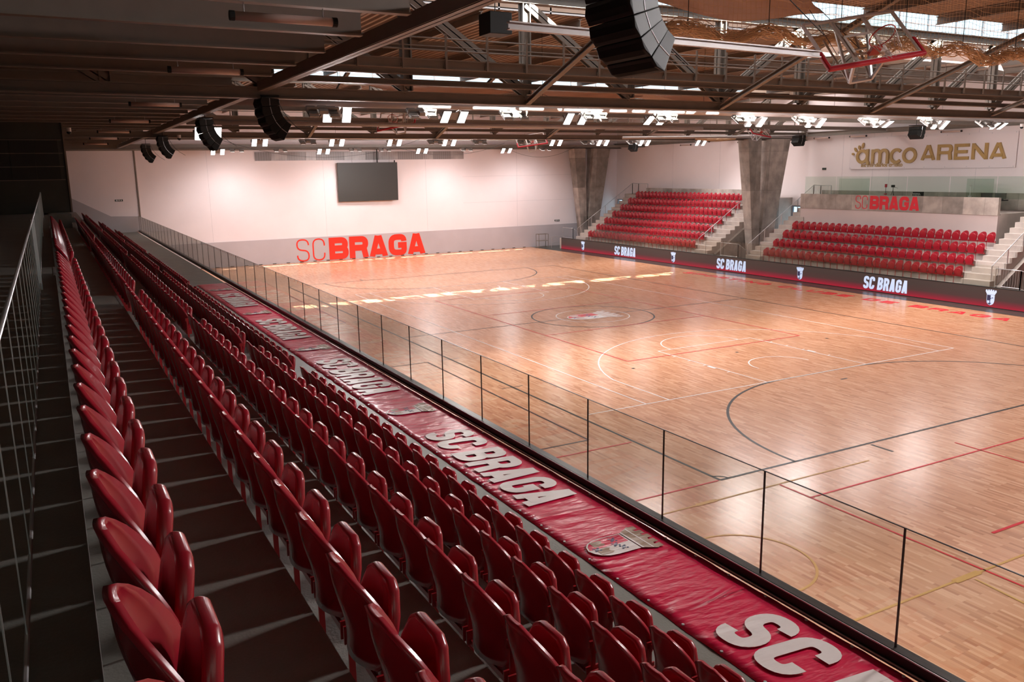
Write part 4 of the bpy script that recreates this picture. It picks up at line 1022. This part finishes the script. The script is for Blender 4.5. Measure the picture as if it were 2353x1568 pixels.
def flood(x, y, z, tilt, lab, group, yaw=0, light=True, L=sl, aim=-.55):
    global fused
    o = dup(FP, (x, y, z), (tilt, 0, yaw), lab, group)
    tg = (x, -7.1, 9.16) if -9 < y < -5 else (x, 17.7, 9.16) if 15 < y < 20 else (x, 29.5, 9.06) if y > 25 else (-17.98, y, 9.15) if x < -17 else (x, y, 11.5)
    R_ = Euler((tilt, 0, yaw)).to_matrix().inverted(); bm = bm_new(); tube(bm, [(0, 0, .1), R_ @ (Vector(tg)-Vector((x, y, z)))], .02, 6); obj('hanger_arm', bm, m_lampoff, o)
    if light: BEAMS.append((o, aim if isinstance(aim, tuple) else tilt*aim, L))
    return o
R1 = [-14.44, -10.28, -5.27, -1.51, 3.84, 7.44, 11.93, 16.14, 20.9]
G1 = 'lit double floodlights of the nearest row'; tl = [1.15, .75, .8, .6, .8, .8, .55, .8, .6]
for i, x in enumerate(R1): flood(x, -6.6, 8.98, -tl[i], 'lit twin-panel floodlight facing the camera, nearest row, %s from left' % ORD[i+1], G1, aim=-.12)
for i, x in enumerate([-15.2, -11.9, -8.46, -5.1, -1.8, 2.2, 5.6, 9.7, 14.0, 18.2]):
    flood(x, -7.6, 8.98, .6, 'dark-backed floodlight turned away, nearest row, %s from left' % ORD[i+1], 'floodlights turned away in the nearest row', light=(i in (1, 4, 5, 6, 7, 8)), L=sl2, aim=(1, .15, -.42) if i > 4 else -.55)
for i, x in enumerate([-11.5, -6.8, -3.0, .85, 9.17, 13.2, 17.0, 22.5]):
    flood(x, 18.2, 8.98, -.85, 'lit twin-panel floodlight facing the camera, middle row, %s from left' % ORD[i+1], 'lit double floodlights of the middle row')
for i, x in enumerate([-8.9, -.6, 2.6, 6.0, 11.2, 15.2]):
    flood(x, 17.2, 8.98, .5, 'dark-backed floodlight turned away, middle row, %s from left' % ORD[i+1], 'floodlights turned away in the middle row', light=True, L=sl3 if i < 4 else sl2, aim=1.35 if i < 4 else (1, .2, -.45))
for i, x in enumerate([-11.97, -4.32, 3.67, 11.31]):
    flood(x, 29.6, 8.74, -.8, 'lit twin-panel floodlight facing the camera, row by the far wall, %s from left' % ORD[i+1], 'lit floodlights of the row by the far wall', light=True, L=sl2)
for i, x in enumerate([-10.7, -7.6, -1.93, .44, 7.5, 15]):
    flood(x, 29.4, 8.84, .35, 'dim floodlight turned to the wall, row by the far wall, %s from left' % ORD[i+1], 'floodlights turned to the far wall', light=(i in (0, 2, 4, 5)), L=sl2, aim=.2)
for i, x in enumerate([-6, 0, 6, 12, 18]):
    flood(x, -28.2, 11.12, .25, 'added unseen floodlight above the near court, outside the picture', 'added unseen floodlights outside the picture')  # unseen lamps added to light the near court floor
# (the beams are added after all copies are made, see below)
sl4 = sl.copy(); sl4.energy = 4300; sl4.spot_size = math.radians(95); sl4.shadow_soft_size = .35
for i, x in enumerate((-8.2, -4.5)):
    flood(x, -28.2, 11.12, .3, 'added unseen floodlight aimed at the near stand, outside the picture', 'added unseen floodlights outside the picture', light=True, L=sl4, aim=(-1, .0, -.62))  # two unseen lamps added to brighten the deck, banner and front rows
# side floodlight seen beside the middle hanging loudspeaker
flood(-17.55, -1.0, 8.62, -1.0, 'lit floodlight peeping out beside the middle loudspeaker column', 'floodlight at the deck edge', light=False)

for o in [FP]+list(FP.children_recursive): bpy.data.objects.remove(o)
for o, ra, L in BEAMS:
    s_ = bpy.data.objects.new('flood_beam', L); COL.objects.link(s_); s_.parent = o; s_.location = (0, 0, -.09); 
    if isinstance(ra, tuple):
        s_.rotation_euler = (o.rotation_euler.to_quaternion().inverted() @ Vector(ra).to_track_quat('-Z', 'Y')).to_euler()
    else: s_.rotation_euler = (ra, 0, 0)

# ---- loudspeaker columns
def speaker_proto(n_, wd=.86):
    t = thing('loudspeaker_column', '-', 'loudspeaker')
    a = 0; pos = Vector((0, 0, 0)); angs = [0, 5, 12, 20, 29][:n_]
    bm = bm_new(); box(bm, -.22, .22, -.3, .3, .0, .03); tube(bm, [(0, 0, .0), (0, 0, .35)], .012, 6); obj('hanging_bracket', bm, m_black, t)
    hinge = Vector((-.24, 0, -.02)); ang = 0
    for k in range(n_):
        ang += math.radians((0, 11, 13, 14, 14)[k])
        # each cabinet hangs from its front edge and turns, so its face looks down and outwards
        bm = bm_new(); h = .235
        prof = [(.45, -.045), (0, 0), (-.035, -h/2), (0, -h), (.45, -h+.045)]
        rot = Matrix.Rotation(-ang, 3, 'Y')
        vv = []
        for y in (-wd/2, wd/2):
            vv.append([bm.verts.new(hinge+rot @ Vector((px_, y*(1 if px_ < .2 else .72), pz_))) for px_, pz_ in prof])
        bm.faces.new(vv[0]); bm.faces.new(vv[1][::-1])
        for i in range(5): j = (i+1) % 5; bm.faces.new((vv[0][i], vv[1][i], vv[1][j], vv[0][j]))
        o = obj('cabinet', bm, m_black, t, bevel=.01)
        bm = bm_new()
        q = [hinge+rot @ Vector(v) for v in ((-.040, -wd/2*.9, -h*.5), (-.008, -wd/2*.9, -.03), (-.008, wd/2*.9, -.03), (-.040, wd/2*.9, -h*.5))]
        q2 = [hinge+rot @ Vector(v) for v in ((-.040, -wd/2*.9, -h*.5), (-.008, -wd/2*.9, -h+.03), (-.008, wd/2*.9, -h+.03), (-.040, wd/2*.9, -h*.5))]
        for Q in (q, q2): bm.faces.new([bm.verts.new(v) for v in Q])
        bmesh.ops.solidify(bm, geom=list(bm.faces), thickness=.006); obj('grille', bm, m_grill, o)
        for y in (-wd/2*.86, wd/2*.86):
            bm = bm_new(); A = hinge+rot @ Vector((.2, y, -.03)); B = hinge+rot @ Vector((.2, y, -h+.03)); tube(bm, [A, B], .012, 5); obj('rigging_bar', bm, m_galv, o)
        hinge = hinge+rot @ Vector((0, 0, -h-.008))
    bm = bm_new(); pts = [Vector((.26+.04*math.sin(i), .05, -.05-.17*i)) + Vector((.03*i*i, 0, 0)) for i in range(n_+1)]; tube(bm, pts, .008, 5); obj('signal_cable', bm, m_cable, t)
    return t
SP = speaker_proto(5)
spk = [(-17.05, -25.75, 9.22, 'huge black loudspeaker column hanging at the top centre'), (-17.85, -11.9, 9.0, 'black loudspeaker column hanging left of the first floodlight'),
       (-18.0, -3.4, 8.98, 'black loudspeaker column, middle one over the near deck'), (-17.75, 10.6, 8.98, 'black loudspeaker column, second farthest over the near deck'),
       (-17.6, 20.0, 8.92, 'small black loudspeaker column, farthest over the near deck')]
for i, (x, y, z, lb) in enumerate(spk):
    if i == 0: o = SP; o.location = (x, y, z); o['label'] = lb; o['group'] = 'loudspeaker columns over the near deck'
    else: o = dup(SP, (x, y, z), (0, 0, 0), lb, 'loudspeaker columns over the near deck')
S3 = speaker_proto(3, .8)
for i, (x, y, z, lb) in enumerate(((18.7, 21.9, 9.1, 'short black loudspeaker column left of the near concrete columns'), (18.9, 5.0, 9.0, 'short black loudspeaker column right of the near concrete columns'), (18.6, -3.5, 9.1, 'short black loudspeaker column in front of the white sign'))):
    if i == 0: o = S3; o.location = (x, y, z); o.rotation_euler = (0, 0, PI); o['label'] = lb; o['group'] = 'short loudspeaker columns on the right'
    else: o = dup(S3, (x, y, z), (0, 0, PI), lb, 'short loudspeaker columns on the right')
# subwoofer box hung under the edge beam
bm = bm_new(); box(bm, -17.22, -16.86, -22.8, -22.45, 9.02, 9.32); t = thing('hanging_speaker_box', 'black box hung under the dark beam left of the huge loudspeaker', 'loudspeaker', (-17.04, -22.62, 9.02)); obj('cabinet', bm, m_black, t, loc=(-17.04, -22.62, 9.02), bevel=.01)
bm = bm_new(); tube(bm, [(-17.04, -22.62, 9.3), (-17.04, -22.62, 12.0)], .008, 5); obj('hanger_rod', bm, m_cable, t, loc=(-17.04, -22.62, 9.02))
t = thing('mast_tube', 'steel mast tube reaching from the beam to the nearest backboard', 'mast', (-17, -23.3, 9.04))
bm = bm_new(); hbeam(bm, (-17.2, -23.3, 9.05), (-11.25, -23.35, 8.95), .09, .11, .015); obj('mast', bm, m_duct, t, loc=(-17, -23.3, 9.04))

# ---- tube lamps
def tube_lamp():
    t = thing('tube_lamp', '-', 'lamp')
    bm = bm_new(); tube(bm, [(-.62, 0, 0), (.62, 0, 0)], .055, 12); obj('diffuser', bm, m_tube, t, smooth=True)
    bm = bm_new()
    for s in (-1, 1): bm = bm_new(); tube(bm, [(s*.62, 0, 0), (s*.68, 0, 0)], .062, 12); obj('end_cap', bm, m_black, t)
    bm = bm_new()
    for s in (-1, 1): tube(bm, [(s*.5, 0, .04), (s*.5, 0, .17)], .006, 4)
    obj('suspension_rod', bm, m_galv, t)
    return t
TL = tube_lamp()
TP = [(-20.05, y, 9.05, 0, 'unlit tube lamp under the near stand ceiling, %s from the top of the picture' % ORD[i+1], 'tube lamps over the near stand') for i, y in enumerate((-22.6, -16.6, -8.2, -.2, 7.8, 15, 23))]
TP += [(XR-.3, y, 8.98, PI/2, lb, 'tube lamps along the side wall') for y, lb in ((9.3, 'thin tube lamp high on the side wall, left of the sign'), (6.2, 'thin tube lamp just above the left corner of the sign'), (-.6, 'thin tube lamp above the middle of the sign'), (17, 'thin tube lamp high on the side wall between the columns'), (24, 'thin tube lamp high on the side wall near the far columns'))]
for i, (x, y, z, rz, lb, g_) in enumerate(TP):
    if i == 0: o = TL; o.location = (x, y, z); o['label'] = lb; o['group'] = g_
    else: o = dup(TL, (x, y, z), (0, 0, rz), lb, g_)

# ---- hoisted basketball goals
def hoop(loc, rot, lab, mats=(m_wframe,), net=False):
    t = thing('basketball_goal', lab, 'basketball goal', loc); t.rotation_euler = rot
    bm = bm_new()
    for a, b_ in (((-.9, .525), (.9, .525)), ((-.9, -.525), (.9, -.525)), ((-.9, -.525), (-.9, .525)), ((.9, -.525), (.9, .525))): obox(bm, (a[0], 0, a[1]), (b_[0], 0, b_[1]), .045, .045, Vector((0, 1, 0)))
    for x in (-.32, .32): obox(bm, (x, .03, -.52), (x, .03, .52), .05, .05, Vector((0, 1, 0)))
    obj('board_frame', bm, m_wframe, t)
    bm = bm_new(); box(bm, -.88, .88, -.006, .006, -.5, .5); obj('glass_board', bm, m_glass, t)
    bm = bm_new()
    for a, b_ in (((-.3, -.35), (.3, -.35)), ((-.3, .1), (.3, .1)), ((-.3, -.35), (-.3, .1)), ((.3, -.35), (.3, .1))): obox(bm, (a[0], -.008, a[1]), (b_[0], -.008, b_[1]), .05, .004, Vector((0, 1, 0)))
    obj('target_square', bm, m_white, t)
    bm = bm_new(); box(bm, -.95, .95, -.035, .035, -.60, -.52)
    for s in (-1, 1): box(bm, s*.93-.035, s*.93+.035, -.035, .035, -.60, -.17)
    obj('edge_padding', bm, m_foam, t, bevel=.02)
    bm = bm_new(); pts = [(.225*math.cos(2*PI*i/28), -.38+.225*math.sin(2*PI*i/28), -.375) for i in range(28)]; tube(bm, pts, .011, 8, closed=True)
    box(bm, -.1, .1, -.17, .0, -.42, -.36); obj('rim', bm, m_rim, t)
    bm = bm_new()
    for i in range(12):
        a = 2*PI*i/12
        for s in (-1, 1):
            pts = [((.225-.09*k/5)*math.cos(a+s*k*.17), -.38+(.225-.09*k/5)*math.sin(a+s*k*.17), -.375-.08*k) for k in range(6)]; tube(bm, pts, .004, 3, cap=False)
    obj('net', bm, m_wnet, t)['kind'] = 'stuff'
    bm = bm_new()
    for s in (-1, 1):
        obox(bm, (s*.32, .05, .35), (s*.22, .55, -.45), .045, .045); obox(bm, (s*.32, .05, -.4), (s*.22, .55, -.45), .045, .045)
        obox(bm, (s*.22, .55, -.45), (s*.32, .4, .5), .035, .035)
    obox(bm, (-.22, .55, -.45), (.22, .55, -.45), .04, .04); obox(bm, (-.3, .3, .05), (.3, .3, .05), .03, .03)
    obj('support_arm', bm, m_galv, t)
    bm = bm_new()
    for s in (-1, 1): tube(bm, [(s*.25, .4, .1), (s*.1, .5, 1.4)], .006, 4)
    obj('hoist_cable', bm, m_cable, t)
    return t
def eul(a, b_, c):
    ca, sa, cb, sb, cc, s_ = math.cos(a), math.sin(a), math.cos(b_), math.sin(b_), math.cos(c), math.sin(c)
    Mx = Matrix(((ca, -sa, 0), (sa, ca, 0), (0, 0, 1))) @ Matrix(((1, 0, 0), (0, cb, -sb), (0, sb, cb))) @ Matrix(((cc, 0, s_), (0, 1, 0), (-s_, 0, cc)))
    return Mx.to_euler()
E0 = eul(-.39, -.71, -.21)
hoop((-10.22, -23.34, 9.26), E0, 'large glass backboard with red padding hoisted at top right')
hoop((15.6, 5.2, 9.35), eul(.3, -.75, .15), 'hoisted backboard with white net and red edge above the near columns')
hoop((-8.4, 3.6, 9.55), eul(-.9, -.7, -.2), 'hoisted backboard with red edge right of the first floodlight')
hoop((4.0, 12.8, 8.95), eul(-.5, -.9, -.2), 'small distant hoisted backboard above the far wall strip')

# ---- divider nets
random.seed(5)
def divider_net(x0, x1, y, zt, zb, lab, sp=.13):
    t = thing('divider_net', lab, 'net', ((x0+x1)/2, y, zb))
    L = ((x0+x1)/2, y, zb)
    def zl(x): return zb+.10*math.cos((x-x0)*2*PI/2.2)+.05*math.sin(x*1.3)
    bm = bm_new(); n_ = int((x1-x0)/sp)
    for i in range(n_+1):
        x = x0+(x1-x0)*i/n_; tube(bm, [(x, y, zl(x)), (x+.03*math.sin(i), y+.03*math.sin(i*.7), (zt+zb)/2), (x, y, zt)], .0042, 3, cap=False)
    k = 0; z = zb+.1
    while z < zt:
        tube(bm, [(x0+(x1-x0)*i/40, y+.02*math.sin(i+z*9), z+.03*math.sin(i*1.7+z*5)+(zl(x0+(x1-x0)*i/40)-zb)*.5) for i in range(41)], .0042, 3, cap=False); z += sp
    obj('mesh', bm, m_net, t, loc=L)['kind'] = 'stuff'
    bm = bm_new()
    for s in range(260):
        a0 = random.uniform(0, 2*PI); r0 = random.uniform(.03, .17); f = random.uniform(2, 7); ph = random.uniform(0, 6); xa = random.uniform(x0, x1-1.5); xb = min(x1, xa+random.uniform(1.5, 5)); n_ = int((xb-xa)/.16)
        pts = []
        for i in range(n_+1):
            x = xa+(xb-xa)*i/n_; a = a0+.6*math.sin(x*f+ph); r = r0*(1+.3*math.sin(x*f*1.3+ph))
            pts.append((x, y+.9*r*math.cos(a), zl(x)+r*math.sin(a)-.06+.03*math.sin(x*11+ph)))
        if len(pts) > 1: tube(bm, pts, .0085, 3, cap=False)
    obj('gathered_folds', bm, m_net, t, loc=L)['kind'] = 'stuff'
    bm = bm_new(); tube(bm, [(x0, y, zt), (x1, y, zt)], .02, 6)
    for i in range(int((x1-x0)/2.2)+1):
        x = x0+2.2*i; tube(bm, [(x, y-.02, zl(x)-.05), (x, y-.02, zt)], .009, 5)
    obj('lifting_cord', bm, m_cable, t, loc=L)
divider_net(-13.5, 4.5, -20.0, 11.9, 9.88, 'beige divider net gathered in a sagging bundle at top right')
bm = bm_new()
t = thing('divider_net', 'folded brown divider net bundle under the far truss', 'net', (10, 9.6, 8.95))
for s in range(60):
    a0 = random.uniform(0, 2*PI); r0 = random.uniform(.02, .13); pts = []
    for i in range(30):
        x = 14.5+.12*i; pts.append((x, 9.6+r0*math.cos(a0+.4*math.sin(i)), 9.0-.12*math.sin(PI*i/29)+r0*math.sin(a0+.4*math.sin(i))))
    tube(bm, pts, .01, 3, cap=False)
obj('gathered_folds', bm, m_net, t, loc=(10, 9.6, 8.95))['kind'] = 'stuff'

# ---- fabric sheets below the roof
def sheet(x0, x1, y0_, y1_, z0_, z1_, sag, lab):
    bm = bm_new(); G = []
    for j in range(13):
        row = []
        for i in range(25):
            u = i/24; v = j/12; x = x0+(x1-x0)*u; y = y0_+(y1_-y0_)*v
            z = z0_+(z1_-z0_)*v-sag*math.sin(PI*u)*(1-.3*v)+.05*math.sin(9*u+3*v)+.04*noise.noise((u*5, v*4, 1))
            row.append(bm.verts.new((x, y, z)))
        G.append(row)
    for j in range(12):
        for i in range(24): bm.faces.new((G[j][i], G[j][i+1], G[j+1][i+1], G[j+1][i]))
    bmesh.ops.solidify(bm, geom=list(bm.faces), thickness=.012)
    tag(obj('fabric_sheet', bm, m_drape, smooth=True), lab, 'fabric')
sheet(-10.5, -3.6, -16.6, -16.0, 11.2, 11.75, .35, 'beige fabric sheet hanging beside the huge loudspeaker at top')
sheet(1.5, 13.5, -11.2, -10.9, 10.9, 11.6, -.25, 'beige fabric sheet hung under the roof at right edge')
sheet(-10.3, -3.6, 1.0, 7.0, 10.6, 11.6, .4, 'pale fabric sheet sagging under the roof beyond near truss')
sheet(-2.9, 3.7, 1.0, 7.0, 10.6, 11.6, .4, 'pale fabric sheet sagging left of the hanging net')
sheet(4.4, 11.0, 1.0, 7.0, 10.7, 11.6, .5, 'pale fabric sheet sagging under the roof at far right')
# ---- cables and ceiling cameras
def cable(pts, sag, lab, r=.009):
    bm = bm_new(); a, b_ = Vector(pts[0]), Vector(pts[1]); P = [a.lerp(b_, i/20)-Vector((0, 0, sag*4*(i/20)*(1-i/20))) for i in range(21)]
    tube(bm, P, r, 5); tag(obj('steel_cable', bm, m_cable), lab, 'cable')
cable([(-8.8, -8.5, 9.9), (-5.6, -7.3, 9.3)], 0, 'thin cable slanting down to the third floodlight')
cable([(-11.0, -23.2, 9.3), (-13.2, -23.2, 10.6)], 0, 'thin cable from the nearest backboard up to the left')
cable([(-14.6, 14, 9.0), (-3.0, 14, 9.0)], 1.0, 'thin cable looping below the roof left of the screen')
cable([(-3.0, 20, 9.0), (6.0, 20, 9.0)], .8, 'thin cable looping in front of the far strip windows')
cable([(9, 26, 9.0), (16, 26, 9.0)], .9, 'thin cable looping at the upper right of far wall')
for x, y, z, lb in ((-17.0, 10.6, 9.0, 'small dome camera under the far truss on the left'), (-21.9, 4.6, 9.0, 'small dark dome camera beside the top of the booth'), (16.6, 10.6, 8.92, 'small dome camera under the backboard with the white net'), (22.3, -7.0, 9.0, 'small dark dome camera beside the rightmost floodlight')):
    t = thing('dome_camera', lb, 'camera', (x, y, z)); bm = bm_new(); tube(bm, [(0, 0, .05), (0, 0, -.10)], .09, 12); obj('housing', bm, m_wframe, t)
    bm = bm_new(); bmesh.ops.create_uvsphere(bm, u_segments=12, v_segments=8, radius=.085); bmesh.ops.translate(bm, verts=bm.verts, vec=(0, 0, -.12)); obj('dome', bm, m_black, t, smooth=True)
